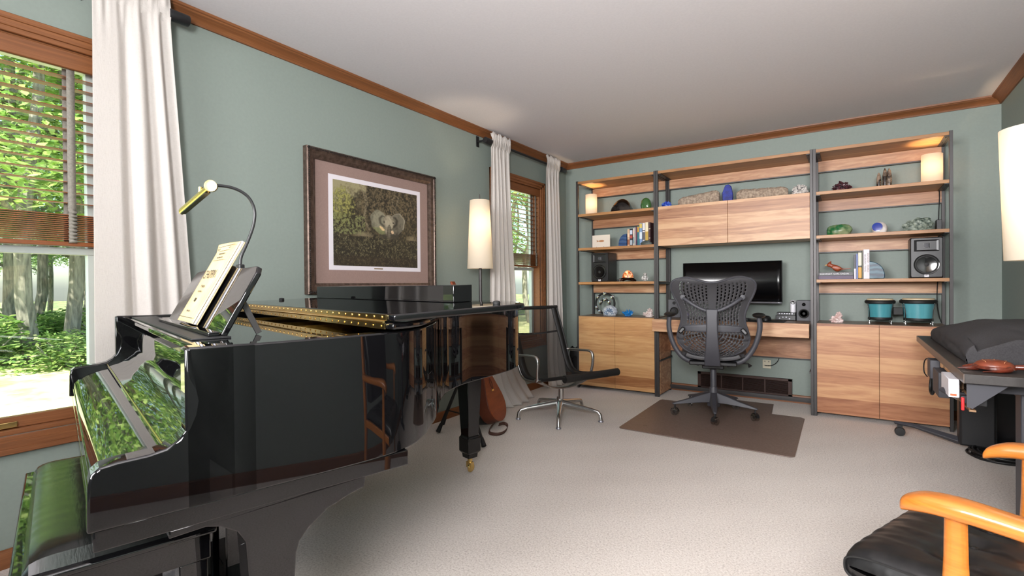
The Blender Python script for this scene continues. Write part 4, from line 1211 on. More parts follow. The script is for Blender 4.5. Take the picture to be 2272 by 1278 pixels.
SP = (('cream spotted paperback next to the dark blue agate', .022, .170, (206, 170, 140), ((.1, .4, (150, 90, 60)), (.55, .75, (232, 200, 170)))),
      ('black-edged paperback with red and white spine picture', .026, .172, (34, 34, 44), ((.08, .35, (170, 180, 190)), (.45, .62, (170, 70, 60)), (.68, .92, (196, 204, 224)))),
      ('slim grey paperback with pink-white spine', .014, .176, (196, 186, 180), ((.15, .5, (120, 140, 150)), (.6, .9, (216, 186, 180)))),
      ('slim white paperback left of the plum one', .009, .180, (226, 220, 210), ()),
      ('thin plum purple paperback with bright edge', .014, .186, (96, 50, 74), ((.0, .3, (60, 36, 70)),)),
      ('teal book with mustard top third', .019, .192, (36, 110, 124), ((.70, .97, (196, 150, 60)),)),
      ('blue book with yellow top band', .027, .222, (120, 150, 190), ((.78, .97, (214, 188, 96)), (.3, .6, (214, 224, 236)))),
      ('white book with black lettering on its spine', .024, .220, (226, 222, 228), ((.25, .60, (90, 88, 92)), (.64, .68, (20, 20, 20)))),
      ('cream and gold book with a brown edge', .028, .224, (236, 222, 190), ((.1, .6, (196, 160, 70)),)),
      ('dark maroon book with cream lines beside the steel post', .017, .222, (70, 40, 44), ((.70, .73, (226, 210, 180)), (.3, .33, (226, 210, 180)))))
x = .842
for lb_, w, h, c_, bd_ in SP:
    book(lb_ + ', left unit', x, w, h, 4.74, SZ[2] + E_, c_, bd_); x += w * 1.12 + .001
ornament('slate_block', 'low dark grey stone block in front of the taller books, left unit', 'stone', rockmesh(41, .115, .04, .046, .12, 1.4, cut=.1), rmat('slate_grey', S(62, 70, 68), S(84, 92, 88), 30, .6, .4), (1.045, 4.70, SZ[2] + E_), 0)

# studio speakers
def speaker(label, x, y, z, w, h, d, rz):
    t = thing('studio_speaker', label, 'speaker', (x, y, z), rz)
    MB().box((-w / 2, 0, 0), (w / 2, d, h)).build('cabinet', M['black'], t, bevel=.006)
    fr = MB().prism([(a, -.010, b) for a, b in ((-w / 2 + .006, .006), (w / 2 - .006, .006), (w / 2 - .002, .02), (w / 2 - .002, h - .01), (w / 2 - .008, h - .003), (-w / 2 + .008, h - .003), (-w / 2 + .002, h - .01), (-w / 2 + .002, .02))], (0, .010, 0))
    fr.build('front_panel', plain('gloss_black_panel', S(22, 21, 25), .38), t, bevel=.003)
    # waveguide: a recessed horn
    zt, zb = h - .018, h * .66
    hn = MB(); zc = (zt + zb) / 2; wx = w / 2 - .022; hz = (zt - zb) / 2
    rings = [(wx, hz, -.0105), (wx * .96, hz * .92, -.0125), (wx * .5, hz * .55, -.006), (wx * .2, hz * .4, -.0108)]
    vs = [(sx * a, yy, zc + sz * b) for a, b, yy in rings for sx, sz in ((-1, -1), (1, -1), (1, 1), (-1, 1))]
    hn.add(vs, [[k * 4 + j, k * 4 + (j + 1) % 4, (k + 1) * 4 + (j + 1) % 4, (k + 1) * 4 + j] for k in range(3) for j in range(4)] + [[12, 13, 14, 15]])
    hn.build('horn_waveguide', plain('horn_gloss', S(18, 17, 20), .3), t, ang=10)
    MB().lathe([(.016, -.004), (.016, .003), (.011, .004), (.008, .0035), (.0, .006)], (0, -.0105, zc), 20, axis=(0, -1, 0)).build('tweeter', M['charcoal'], t)
    R = w * .40; zw = h * .335
    MB().lathe([(R, 0), (R, .004), (R * .97, .006), (R * .9, .005)], (0, -.0105, zw), 40, axis=(0, -1, 0)).build('driver_ring', plain('glossy_ring', S(14, 14, 15), .1), t)
    MB().lathe([(R * .93, .0045), (R * .88, .0075), (R * .80, .0075), (R * .76, .004), (R * .3, .0015), (R * .26, .003), (R * .15, .006), (0, .007)], (0, -.0105, zw), 40, axis=(0, -1, 0), cap=False).build('driver_cone', M['rubber'], t)
    MB().box((-.013, -.0125, .008), (.013, -.0095, .030)).build('badge', M['white'], t, bevel=.001)
    rot = Matrix(((1, 0, 0), (0, 0, -1), (0, 1, 0)))
    text('badge_lettering', 'JBL', .011, (0, -.0128, .019), rot, M['black'], t, ext=.0003, world=False)
    return t
speaker('black studio speaker on the left unit beside the glowing turtle lamp', .548, 4.735, SZ[3] + E_, .186, .298, .22, 0)
speaker('black studio speaker on the right unit beside the wall, above the bongos', 3.128, 4.735, SZ[3] + E_, .186, .298, .22, -.02)
def desk_speaker(label, x, y, z, w, h, d, rz):
    t = thing('desk_speaker', label, 'speaker', (x, y, z), rz)
    MB().box((-w / 2, 0, 0), (w / 2, d, h)).build('cabinet', M['charcoal'], t, bevel=.003)
    for nm, zz, R in (('woofer', h * .36, w * .37), ('tweeter', h * .80, w * .13)):
        MB().lathe([(R, 0), (R, .003), (R * .88, .004), (R * .8, .001), (R * .3, -.0035), (R * .25, .001), (0, .003)], (0, 0, zz), 28, axis=(0, -1, 0)).build(nm, M['rubber'], t)
    return t
desk_speaker('small dark grey desk speaker left of the office chair back', 1.292, 4.75, CT + .001, .108, .172, .10, .2)
desk_speaker('small dark grey desk speaker at the right end of the desk', 2.345, 4.80, CT + E_, .108, .172, .14, -.0)

# turtle lamp
t = thing('turtle_lamp', 'glowing orange mosaic turtle lamp on the third shelf of the left unit', 'lamp', (.825, 4.79, SZ[3] + .0035))
def mosaic():
    q = NT('stained_glass_mosaic'); v_ = q.coords(); vo = q.n('ShaderNodeTexVoronoi', i_Scale=75.0); q.l(v_, vo.inputs['Vector'])
    sp_ = q.n('ShaderNodeSeparateColor'); q.l(vo.outputs['Color'], sp_.inputs[0])
    c_ = q.ramp(sp_.outputs[0], [(0, S(120, 34, 10)), (.35, S(226, 110, 50)), (.6, S(240, 190, 130)), (.8, S(150, 60, 24)), (1, S(250, 220, 180))])
    q.l(c_, q.b.inputs['Base Color']); q.l(c_, q.b.inputs['Emission Color']); q.b.inputs['Emission Strength'].default_value = .9; q.set(Roughness=.2)
    return q.m
MB().grid(lambda u, v_: Vector((.056 * cos(2 * pi * u) * cos(v_ * pi / 2), .045 * sin(2 * pi * u) * cos(v_ * pi / 2), .034 + .075 * sin(v_ * pi / 2))), 32, 14).build('shell', mosaic(), t)
bz = plain('dark_bronze', S(48, 30, 24), .3, .7)
MB().lathe([(.045, .012), (.064, .022), (.066, .030), (.056, .036)], (0, 0, 0), 32).build('rim', bz, t)
for sx in (-1, 1):
    for sy in (-1, 1):
        MB().tube([(sx * .035, sy * .02, .02), (sx * .058, sy * .034, .012), (sx * .070, sy * .040, .003)], [.012, .010, .005], 10).build('leg', bz, t)
MB().tube([(-.05, -.01, .02), (-.072, -.014, .020), (-.084, -.016, .014)], [.010, .010, .012], 10).build('head', bz, t)
tag(MB().sphere((0, 0, .010), .010, 14, 8, (1.6, 1, 1)).build('black_pebble', M['black']), 'tiny black pebble left of the turtle lamp', 'stone').location = (.728, 4.76, SZ[3])
t = thing('owl_figurine', 'little white and grey figurine on the third shelf of the left unit', 'figurine', (1.000, 4.79, SZ[3] + E_))
wm_ = rmat('mottled_white_ceramic', S(110, 108, 106), S(222, 220, 216), 70, .4, .3)
MB().sphere((0, 0, .032), .024, 18, 12, (1, .8, 1.25)).build('body', wm_, t); MB().sphere((.002, -.004, .068), .017, 16, 10, (1, .9, .95)).build('head', wm_, t)
for s_ in (-1, 1): MB().tube([(s_ * .020, 0, .05), (s_ * .028, -.004, .03), (s_ * .022, -.006, .012)], [.007, .008, .005], 8).build('wing', wm_, t)
# tambourine
t = thing('tambourine', 'black and chrome half-moon tambourine leaning at the back of the left cabinet top', 'tambourine', (.535, 4.89, CT + E_))
def ring_pt(c_, R_, a): return Vector((c_[0] + R_ * cos(a), 0, c_[1] + R_ * sin(a)))
tb = MB(); tb.tube([ring_pt((0, .118), .105, 2 * pi * i / 40) for i in range(40)], .010, 10, closed=True); tb.build('outer_frame', M['black'], t)
tb = MB(); tb.tube([ring_pt((0, .105), .055, pi * i / 16) for i in range(17)], .009, 10); tb.build('inner_arch', M['black'], t)
k = 0
for a in (90, 40, 140, 205, 235, -25):
    p = ring_pt((0, .118), .105, radians(a)); jm = MB()
    for s_ in (-1, 1): jm.lathe([(0, -.003), (.016, -.0015), (.017, .001), (.008, .003), (0, .004)], (p.x, s_ * .008, p.z), 16, axis=(0, s_, 0))
    jm.build('jingle', M['chrome'], t)
for a in (30, 90, 150):
    p = ring_pt((0, .105), .055, radians(a)); jm = MB()
    for s_ in (-1, 1): jm.lathe([(0, -.003), (.016, -.0015), (.017, .001), (.008, .003), (0, .004)], (p.x, s_ * .008, p.z), 16, axis=(0, s_, 0))
    jm.build('jingle', M['chrome'], t)
t = thing('celestite_geode', 'pale blue-grey crystal geode in front of the tambourine', 'stone', (.640, 4.77, CT + E_))
rockmesh(51, .165, .10, .108, .14, 1.6, fine=.05).build('rind', rmat('pale_blue_rind', S(150, 160, 172), S(206, 210, 216), 40, .5, .6), t)
rockmesh(53, .11, .03, .070, .3, 4, True, 4, fine=.3).build('crystal_hollow', rmat('blue_grey_crystals', S(66, 84, 112), S(150, 168, 190), 70, .2, .9), t, ang=10).location = (0, -.036, .014)
def crystals(label, x, y, z, n, L, mat, seed, spread=1.0, name='crystal_cluster'):
    rd = random.Random(seed); t = thing(name, label, 'crystal', (x, y, z))
    mb = MB()
    for i in range(n):
        a = rd.uniform(0, 2 * pi); tilt = rd.uniform(.1, 1.35) * spread; l_ = L * rd.uniform(.5, 1.0) * (1.0 if tilt > .5 else .9); w = L * rd.uniform(.10, .18)
        d = Vector((cos(a) * sin(tilt), sin(a) * sin(tilt) * .6, cos(tilt))).normalized(); p = Vector((cos(a) * L * .25, sin(a) * L * .15, .012))
        if (p + d * l_).z < .004: d.z = .1
        mb.tube([p, p + d * l_ * .75, p + d * l_], [w, w * .9, .001], 6)
    mb.build('crystals', mat, t, ang=20)
    rockmesh(seed, L * 1.1, L * .7, L * .35, .2, 2).build('matrix', mat, t)
    return t
crystals('bright blue spiky crystal cluster on the left cabinet top', .828, 4.78, CT + E_, 22, .065, plain('aqua_crystal', S(30, 120, 190), .1, coat=.6), 5, name='blue_crystal_cluster')
def lumps(label, x, y, z, sx, h, c1, c2, seed, name):
    t = thing(name, label, 'stone', (x, y, z)); mt_ = rmat('pink_white_quartz', c1, c2, 30, .35, .5)
    rockmesh(seed, sx, sx * .6, h * .62, .3, 2.2, True, 4, fine=.1).build('crystal_base', mt_, t, ang=20)
    o_ = rockmesh(seed + 2, sx * .55, sx * .45, h * .66, .3, 2.4, True, 4, fine=.1).build('crystal_head', mt_, t, ang=20); o_.location = (sx * .18, 0, h * .34)
    return t
lumps('pinkish white quartz cluster at the right end of the left cabinet top', 1.035, 4.77, CT + E_, .105, .088, S(196, 176, 170), S(232, 220, 216), 61, 'quartz_cluster')
lumps('pale pink quartz rock at the left end of the right cabinet top', 2.572, 4.75, CT + E_, .098, .088, S(200, 168, 162), S(236, 218, 214), 65, 'rose_quartz_rock')

# books lying down with the cardinal
t = thing('book', 'purple book lying flat at the bottom under the black one, right unit', 'book', (2.568, 4.80, SZ[3] + E_))
MB().box((-.118, -.075, 0), (.118, .075, .0275)).build('cover', plain('book_cover', S(66, 40, 76), .45), t, bevel=.001)
MB().box((-.1185, -.0, .003), (.1185, .0735, .0245)).build('page_block', M['paper'], t)
t = thing('book', 'black book with a white lettered spine lying flat on the purple one, right unit', 'book', (2.568, 4.80, SZ[3] + .0285))
MB().box((-.116, -.073, 0), (.116, .075, .027)).build('cover', plain('book_cover', S(26, 24, 28), .4), t, bevel=.001)
MB().box((-.1165, 0.0, .003), (.1165, .0735, .024)).build('page_block', M['paper'], t)
rotf = Matrix(((1, 0, 0), (0, 0, -1), (0, 1, 0)))
text('spine_title', 'CONTACT  CARL SAGAN', .0165, (-.008, -.0735, .0135), rotf, M['white'], t, ext=.0003, world=False, stretch=1.02)
t = thing('cardinal_bird', 'carved reddish brown bird ornament perched on the stacked books', 'ornament', (2.575, 4.79, SZ[3] + .056))
cw = rmat('carved_red_wood', S(128, 58, 36), S(160, 80, 50), 14, .4, .1)
def bird_fn(u, v_):
    X = -.070 + .115 * u; a = 2 * pi * v_
    rz_ = [.004, .018, .021, .020, .025, .027, .024, .017, .010, .006][min(9, int(u * 9.99))]
    k = u * 9; i0 = int(min(8, k)); R_ = [.003, .016, .0185, .018, .023, .026, .025, .019, .011, .005]; rz_ = R_[i0] + (R_[i0 + 1] - R_[i0]) * (k - i0)
    zc_ = [.060, .060, .060, .052, .040, .033, .030, .028, .026, .024]; zc = zc_[i0] + (zc_[i0 + 1] - zc_[i0]) * (k - i0)
    return Vector((X, rz_ * .75 * cos(a), zc + rz_ * sin(a)))
MB().grid(bird_fn, 36, 18).build('body', cw, t)
MB().tube([(-.048, 0, .070), (-.040, 0, .085), (-.036, 0, .089)], [.012, .006, .001], 10).build('crest', cw, t)
MB().tube([(-.066, 0, .060), (-.082, 0, .057)], [.006, .0005], 8).build('beak', plain('beak_cream', S(226, 190, 130), .4), t)
MB().bar((.030, 0, .024), (.095, 0, .026), .018, .006).build('tail', cw, t, bevel=.002)
MB().grid(lambda u, v_: Vector((-.030 + .075 * u, -.0205 - .003 * sin(pi * v_), .040 - .012 * u + .017 * (v_ - .5) * 2 * sin(pi * min(1, u + .15)))), 12, 6).build('wing', rmat('wing_red', S(150, 72, 42), S(176, 92, 60), 14, .4, .1), t, solid=.004)
VB = (('slim dark grey book beside the stacked books', .013, .190, (60, 60, 66), ((.0, .42, (220, 216, 226)),)),
      ('slim periwinkle blue book', .012, .195, (110, 124, 176), ()),
      ('black and cream book with mustard lower half', .022, .215, (30, 28, 26), ((.03, .42, (214, 160, 60)), (.48, .95, (224, 218, 200)))),
      ('slim dark olive book', .009, .216, (70, 72, 50), ()))
x = 2.690
for lb_, w, h, c_, bd_ in VB:
    book(lb_ + ', right unit', x, w, h, 4.74, SZ[3] + E_, c_, bd_); x += w + .0012
t = book('white travel book, tallest of the upright books, right unit', x, .038, .228, 4.735, SZ[3] + E_, (226, 218, 226), ())
rotv = Matrix(((0, 1, 0), (0, 0, -1), (-1, 0, 0)))
text('spine_title', 'ANTHONY   WORLD', .0155, (.009, -.0008, .125), rotv, M['ink'], t, ext=.0003, world=False)
text('spine_author', 'BOURDAIN  TRAVEL', .0150, (-.009, -.0008, .120), rotv, M['charcoal'], t, ext=.0003, world=False)

# bongos
t = thing('bongo_drums', 'pair of teal bongo drums with cream skins on the right cabinet top', 'drums', (2.97, 4.79, CT + E_))
def drum(cx, R_, h):
    z0 = .030
    MB().lathe([(R_ * .86, z0 + .018), (R_ * .90, z0 + h * .5), (R_ * .95, z0 + h - .03)], (cx, 0, 0), 40).build('shell', M['teal'], t)
    MB().lathe([(R_ * .87, z0), (R_ * .90, z0 + .004), (R_ * .88, z0 + .020), (R_ * .84, z0 + .020)], (cx, 0, 0), 40).build('bottom_ring', M['rubber'], t)
    MB().lathe([(R_ * .97, z0 + h - .034), (R_ * 1.12, z0 + h - .028), (R_ * 1.13, z0 + h - .012), (R_ * 1.04, z0 + h - .004), (R_ * .98, z0 + h - .004)], (cx, 0, 0), 40).build('rim_hoop', M['rubber'], t)
    MB().lathe([(R_ * .97, z0 + h - .03), (R_ * .97, z0 + h + .002), (R_ * .93, z0 + h + .006), (0, z0 + h + .006)], (cx, 0, 0), 40).build('drum_skin', M['drumskin'], t)
    for a in (35, 145, 215, 325):
        ca, sa = cos(radians(a)), -sin(radians(a))
        pts = [(cx + R_ * 1.06 * ca, R_ * 1.06 * sa, z0 + h - .022), (cx + R_ * 1.10 * ca, R_ * 1.10 * sa, z0 + h - .045), (cx + R_ * .96 * ca, R_ * .96 * sa, z0 + h * .45), (cx + R_ * .95 * ca, R_ * .95 * sa, .006)]
        q = MB(); q.tube(smoothpts(pts, 2), .0033, 8); q.lathe([(.0065, 0), (.0065, .016), (.004, .020), (.004, .024)], (pts[3][0], pts[3][1], 0), 10)
        q.build('tension_rod', M['chrome'], t)
drum(-.115, .086, .155); drum(.115, .100, .160)
MB().box((-.035, -.03, .07), (.025, .03, .125)).build('center_block', M['rubber'], t, bevel=.003)

# desk items
t = thing('audio_interface', 'black audio box with small buttons, lower of two stacked on the desk', 'audio box', (2.208, 4.83, CT + E_))
MB().box((-.075, 0, .002), (.075, .12, .042)).build('housing', M['black'], t, bevel=.002)
kn = MB()
for x_, z_ in ((-.045, .016), (-.02, .026), (.005, .026), (.03, .014)): kn.lathe([(.006, 0), (.005, .003), (0, .0032)], (x_, 0, z_), 12, axis=(0, -1, 0))
kn.build('knobs', M['silver'], t)
t = thing('monitor_controller', 'slim black box with a row of knobs, upper of two stacked on the desk', 'audio box', (2.212, 4.83, CT + .0435))
MB().box((-.070, 0, 0), (.070, .11, .024)).build('housing', M['black'], t, bevel=.002)
kn = MB()
for i in range(6): kn.lathe([(.006, 0), (.005, .004), (0, .0045)], (-.05 + i * .019, 0, .013), 12, axis=(0, -1, 0))
kn.build('knobs', M['silver'], t)
t = thing('security_camera', 'white upright camera with a round black lens on the stacked audio boxes', 'camera', (2.262, 4.86, CT + .068))
MB().lathe([(.020, 0), (.021, .004), (.021, .075), (.020, .078)], (0, 0, 0), 28).build('body', M['white'], t)
MB().sphere((0, 0, .085), .0225, 28, 18, (1, 1, 1)).build('head', M['white'], t)
MB().lathe([(.0175, .0), (.0175, .004), (.014, .005), (.007, .003), (0, .003)], (0, -.0195, .087), 24, axis=(0, -1, 0)).build('lens', M['screen'], t)
t = tag(MB().box((-.40, -.13, 0), (.395, .11, .003)).build('desk_mat', M['rubber'], None, bevel=.001), 'long black desk mat lying on the desk behind the chair', 'desk mat'); t.location = (1.83, 4.645, CT + E_)
t = thing('trackball_mouse', 'black rounded mouse on the desk mat right of the chair back', 'mouse', (2.075, 4.70, CT + .004))
MB().grid(lambda u, v_: Vector((.040 * cos(2 * pi * u) * cos(v_ * pi / 2) ** .6, .058 * sin(2 * pi * u) * cos(v_ * pi / 2) ** .6, .040 * sin(v_ * pi / 2) ** .8)), 28, 10).build('shell', M['black'], t)
MB().sphere((-.02, 0, .028), .014, 12, 8).build('ball', M['charcoal'], t)
t = thing('keyboard', 'dark computer keyboard on the desk mat behind the chair back', 'keyboard', (1.74, 4.62, CT + .004))
MB().box((-.22, -.06, 0), (.22, .06, .012)).build('body', M['black'], t, bevel=.003)
kk = MB()
for j in range(5):
    for i in range(20): kk.box((-.213 + i * .0213, -.054 + j * .0216, .012), (-.195 + i * .0213, -.036 + j * .0216, .018))
kk.build('keys', M['charcoal'], t)
tag(rockmesh(71, .035, .03, .06, .35, 2.5, True, 3).build('purple_stone', rmat('purple_mineral', S(80, 66, 130), S(150, 140, 190), 50)), 'small purple stone on the desk beside the left desk speaker', 'stone').location = (1.395, 4.80, CT)
# monitor
t = thing('computer_monitor', 'ultrawide black computer monitor behind the office chair', 'monitor', (1.765, 4.88, CT + E_))
mw, mz0, mz1 = .415, .890, 1.250
def mon(dy, inset=0.0, z0=mz0, z1=mz1):
    return lambda u, v_: Vector((1.765 + (mw - inset) * (2 * u - 1), 4.86 + dy - .045 * (2 * u - 1) ** 2 * -1 * -1 + .02, z0 + inset + (z1 - z0 - 2 * inset) * v_))
MB().grid(mon(.016), 24, 2).build('housing', M['black'], t, world=True, solid=.026)
MB().grid(mon(.0015, .004), 24, 2).build('screen', M['screen'], t, world=True, solid=.002)
MB().grid(mon(.000, .0, mz0 - .012, mz0 + .004), 24, 1).build('lower_bezel', M['silver'], t, world=True, solid=.006)
st = MB().tube([(1.765, 4.91, 1.05), (1.765, 4.95, 1.03), (1.765, 4.95, .746)], .016, 12); st.lathe([(.085, 0), (.085, .008), (.02, .012)], (1.765, 4.89, CT + .001), 28); st.build('stand', M['black'], t, world=True)

t = thing('hanging_power_cord', 'thin black cord hanging down the rear post of the right shelf unit', 'cord', (3.20, 4.975, CT))
MB().tube(smoothpts([(3.205, 4.86, 1.79), (3.232, 4.975, 1.74), (3.222, 4.98, 1.5), (3.228, 4.98, 1.2), (3.210, 4.98, .96), (3.222, 4.975, .80), (3.238, 4.96, CT + .006)], 2), .003, 8).build('cable', M['cordblack'], t, world=True)

# ================================================================== CHAIR MAT + OFFICE CHAIR
mt_ = thing('chair_mat', 'brown plastic chair mat with a lip under the office chair', 'chair mat', (1.8, 4.1, 0))
mp_ = [(1.27, 3.465), (2.36, 3.435), (2.385, 3.46), (2.370, 4.46), (2.345, 4.488), (2.139, 4.486), (2.112, 4.85), (1.52, 4.855), (1.50, 4.53), (1.245, 4.53), (1.232, 4.50), (1.25, 3.49)]
MB().prism([(x, y, .001) for x, y in mp_], (0, 0, .006)).build('mat_sheet', M['mat'], mt_, world=True, bevel=.004)
text('embossed_mark', 'ES', .03, (1.40, 3.62, .0072), Matrix.Rotation(0, 3, 'Z'), plain('mat_mark', S(76, 60, 54), .5), mt_, ext=.0002)

oc = thing('office_chair', 'black perforated-back office chair on casters facing the desk', 'office chair', (1.757, 4.205, 0.007), radians(11))
bx = [(0.0, .03), (.02, .085), (.06, .150), (.12, .205), (.20, .245), (.28, .257), (.36, .245), (.44, .228), (.52, .222), (.58, .228), (.68, .25), (.76, .276), (.84, .294), (.90, .296), (.94, .288), (.97, .268), (.99, .238), (1.0, .205)]
def bw_(t_):
    for (a, p), (b, q) in zip(bx, bx[1:]):
        if t_ <= b: 
            k = (t_ - a) / (b - a); return p + (q - p) * k
    return bx[-1][1]
def bpt(s_, t_, off=0):
    w = bw_(t_)
    x = s_ * w
    z = .455 + .655 * t_
    if t_ > .5:   # top edge dips in the middle and rolls off at the corners
        k = (t_ - .5) / .5
        z -= k ** 3 * (.052 * cos(s_ * pi / 2 * .9) ** 2 - .0) + k ** 6 * .012 * abs(s_) ** 4
    if t_ < .3:
        k = (.3 - t_) / .3
        z += .03 * k * k * abs(s_) ** 2
    y = -.235 - .10 * (t_ - .35) ** 2 * 2.2 * (1 if t_ > .35 else -.9) - .0
    y += .045 * s_ * s_ * (1 if t_ > .25 else .6)
    return Vector((x, y - off, z))
NI, NJ = 66, 90
def bskip(i, j):
    s_ = 2 * (i + .5) / NI - 1; t_ = (j + .5) / NJ
    if abs(s_) > .86 or t_ < .07 or t_ > .955: return False
    if abs(s_) < .10: return False
    if .355 < t_ < .43: return False
    if t_ < .355:
        r_ = math.hypot(s_ * 1.0, (t_ - .36) * 2.6); a_ = math.atan2(t_ - .36, s_) 
        k = int(r_ * 22); return k % 2 == 0 and int((a_ + k * .13) * 34 / (1)) % 3 != 0 and r_ > .12
    c_ = i % 3
    return c_ == 1 and (j + (i // 3) * 2) % 4 < (3 if abs(s_) < .8 else 1)
MB().grid(lambda u, v_: bpt(2 * u - 1, v_), NI, NJ, bskip).build('back_panel', M['charcoal2'], oc, solid=.006, smooth=True, ang=40)
edge = [bpt(-1, j / 40) for j in range(41)] + [bpt(-1 + 2 * i / 24, 1.0) for i in range(1, 24)] + [bpt(1, 1 - j / 40) for j in range(41)] + [bpt(1 - 2 * i / 8, 0) for i in range(1, 8)]
MB().tube(edge, .0085, 8, closed=True).build('back_frame', M['charcoal'], oc)
yy = -.30
spn = MB()
def slab(pts, ws, th=.02):
    mb = MB(); vs = []
    for (x, y, z), w in zip(pts, ws):
        vs += [Vector((x - w / 2, y - th / 2, z)), Vector((x + w / 2, y - th / 2, z)), Vector((x + w / 2, y + th / 2, z)), Vector((x - w / 2, y + th / 2, z))]
    k = len(pts); fs = [[i * 4 + j, i * 4 + (j + 1) % 4, (i + 1) * 4 + (j + 1) % 4, (i + 1) * 4 + j] for i in range(k - 1) for j in range(4)] + [[0, 1, 2, 3], [(k - 1) * 4 + j for j in range(4)]]
    return mb.add(vs, fs)
slab([(0, -.255, .43), (0, -.29, .50), (0, -.315, .58), (0, -.325, .70), (0, -.325, .80), (0, -.322, .862)], [.115, .105, .092, .080, .078, .085], .035).build('spine', M['charcoal'], oc, bevel=.008, seg=3)
for s_ in (-1, 1):
    MB().tube(smoothpts([(0, -.322, .845), (s_ * .05, -.325, .85), (s_ * .12, -.32, .885), (s_ * .17, -.312, .92), (s_ * .205, -.295, .945)], 2), .0125, 12, flat=.75).build('spine_arm', M['charcoal'], oc)
    MB().lathe([(0, -.012), (.016, -.010), (.018, .004), (0, .008)], (s_ * .207, -.297, .948), 18, axis=(0, -1, 0)).build('pivot', M['charcoal'], oc)
    MB().bar((s_ * .20, -.262, .715), (s_ * .235, -.27, .675), .030, .03, up=(0, 1, 0)).build('lumbar_knob', M['black'], oc, bevel=.008)
MB().grid(lambda u, v_: Vector((.21 * (2 * u - 1), -.255 + .03 * (2 * u - 1) ** 2, .685 + .055 * v_ * (1 - .25 * (2 * u - 1) ** 2))), 20, 3).build('lumbar_band', M['charcoal'], oc, solid=.014, bevel=.002)
def seatfn(u, v_):
    a, b = 2 * u - 1, v_
    w = .245 * (1 - .12 * (1 - b) ** 2)
    r_ = 1 - .12 * max(0, abs(a) - .6) * 2.5 * (1 if b > .8 or b < .15 else 0)
    return Vector((a * w * r_, -.22 + .46 * b, .470 + .028 * abs(a) ** 2.5 - .02 * max(0, b - .8) * 5 + .008 * (1 - b)))
MB().grid(seatfn, 24, 24).build('seat', M['charcoal2'], oc, solid=.03, bevel=.004)
MB().box((-.17, -.22, .425), (.17, .16, .455)).box((-.08, -.12, .385), (.08, .12, .43)).build('mechanism', M['black'], oc, bevel=.008)
MB().tube([(.15, -.04, .43), (.25, -.05, .43), (.265, -.06, .41)], [.006, .006, .016], 10).build('adjustment_paddle', M['black'], oc)
for s_ in (-1, 1):
    pts = smoothpts([(s_ * .10, -.12, .425), (s_ * .21, -.14, .455), (s_ * .275, -.12, .53), (s_ * .315, -.09, .62), (s_ * .335, -.06, .71), (s_ * .330, -.04, .785)], 2)
    MB().tube(pts, .0195, 12, flat=.7).build('arm_stem', M['charcoal'], oc)
    def padfn(u, v_, s_=s_):
        a = 2 * pi * u; b = v_ * pi
        return Vector((s_ * .330 + .047 * sin(b) * cos(a), .01 + .128 * sin(b) * sin(a), .800 + .021 * -cos(b)))
    MB().grid(padfn, 28, 12).build('arm_pad', M['black'], oc)
cl_ = MB().lathe([(.024, .20), (.024, .39), (.019, .40)], (0, 0, 0), 20); cl_.lathe([(.050, .075), (.044, .13), (.034, .20), (.029, .225), (.0, .226)], (0, 0, 0), 24)
cl_.build('gas_column', M['charcoal'], oc)
wcs = [(1.443, 4.099), (1.840, 3.889), (2.075, 4.185), (1.530, 4.420), (1.900, 4.500)]
inv = WM(oc).inverted()
for i in range(5):
    a = radians(-76 - 11 + 72 * i); R_ = .315
    tip = Vector((R_ * cos(a), R_ * sin(a), .100))
    L = MB()
    d = Vector((cos(a), sin(a), 0)); n_ = Vector((-sin(a), cos(a), 0))
    secs = [(0.03, .034, .105, .185), (.10, .030, .105, .165), (.20, .024, .098, .132), (.29, .018, .090, .108), (.325, .012, .085, .098)]
    vs = []
    for r_, w, z0, z1 in secs:
        p = d * r_
        vs += [p - n_ * w + Vector((0, 0, z0)), p + n_ * w + Vector((0, 0, z0)), p + n_ * w * .6 + Vector((0, 0, z1)), p - n_ * w * .6 + Vector((0, 0, z1))]
    k = len(secs)
    L.add(vs, [[q * 4 + j, q * 4 + (j + 1) % 4, (q + 1) * 4 + (j + 1) % 4, (q + 1) * 4 + j] for q in range(k - 1) for j in range(4)] + [[0, 1, 2, 3], [(k - 1) * 4 + j for j in range(4)]])
    lg = L.build('star_leg', M['charcoal'], oc, bevel=.004)
    c_ = Vector((tip.x * .97, tip.y * .97, .030)); ca = a + .9
    ax = Vector((cos(ca), sin(ca), 0))
    cs = MB(); cs.tube([Vector((tip.x * .97, tip.y * .97, .095)), Vector((tip.x * .97, tip.y * .97, .055))], .007, 10); cs.tube([c_ - ax * .012, c_ + ax * .012], .012, 12)
    cs.grid(lambda u, v_: c_ + Vector((0, 0, 0)) + ax * (.012 * (2 * v_ - 1)) + (Vector((0, 0, 1)) * sin(pi * u) + ax.cross(Vector((0, 0, 1))) * cos(pi * u)) * .033, 12, 2)
    cs.build('caster', M['black'], lg)
    wl = MB()
    for q in (-1, 1): wl.lathe([(.020, -.006), (.029, -.004), (.029, .004), (.020, .006)], c_ + ax * (.014 * q), 22, axis=ax)
    wl.build('caster_wheel', M['clearwheel'], lg)

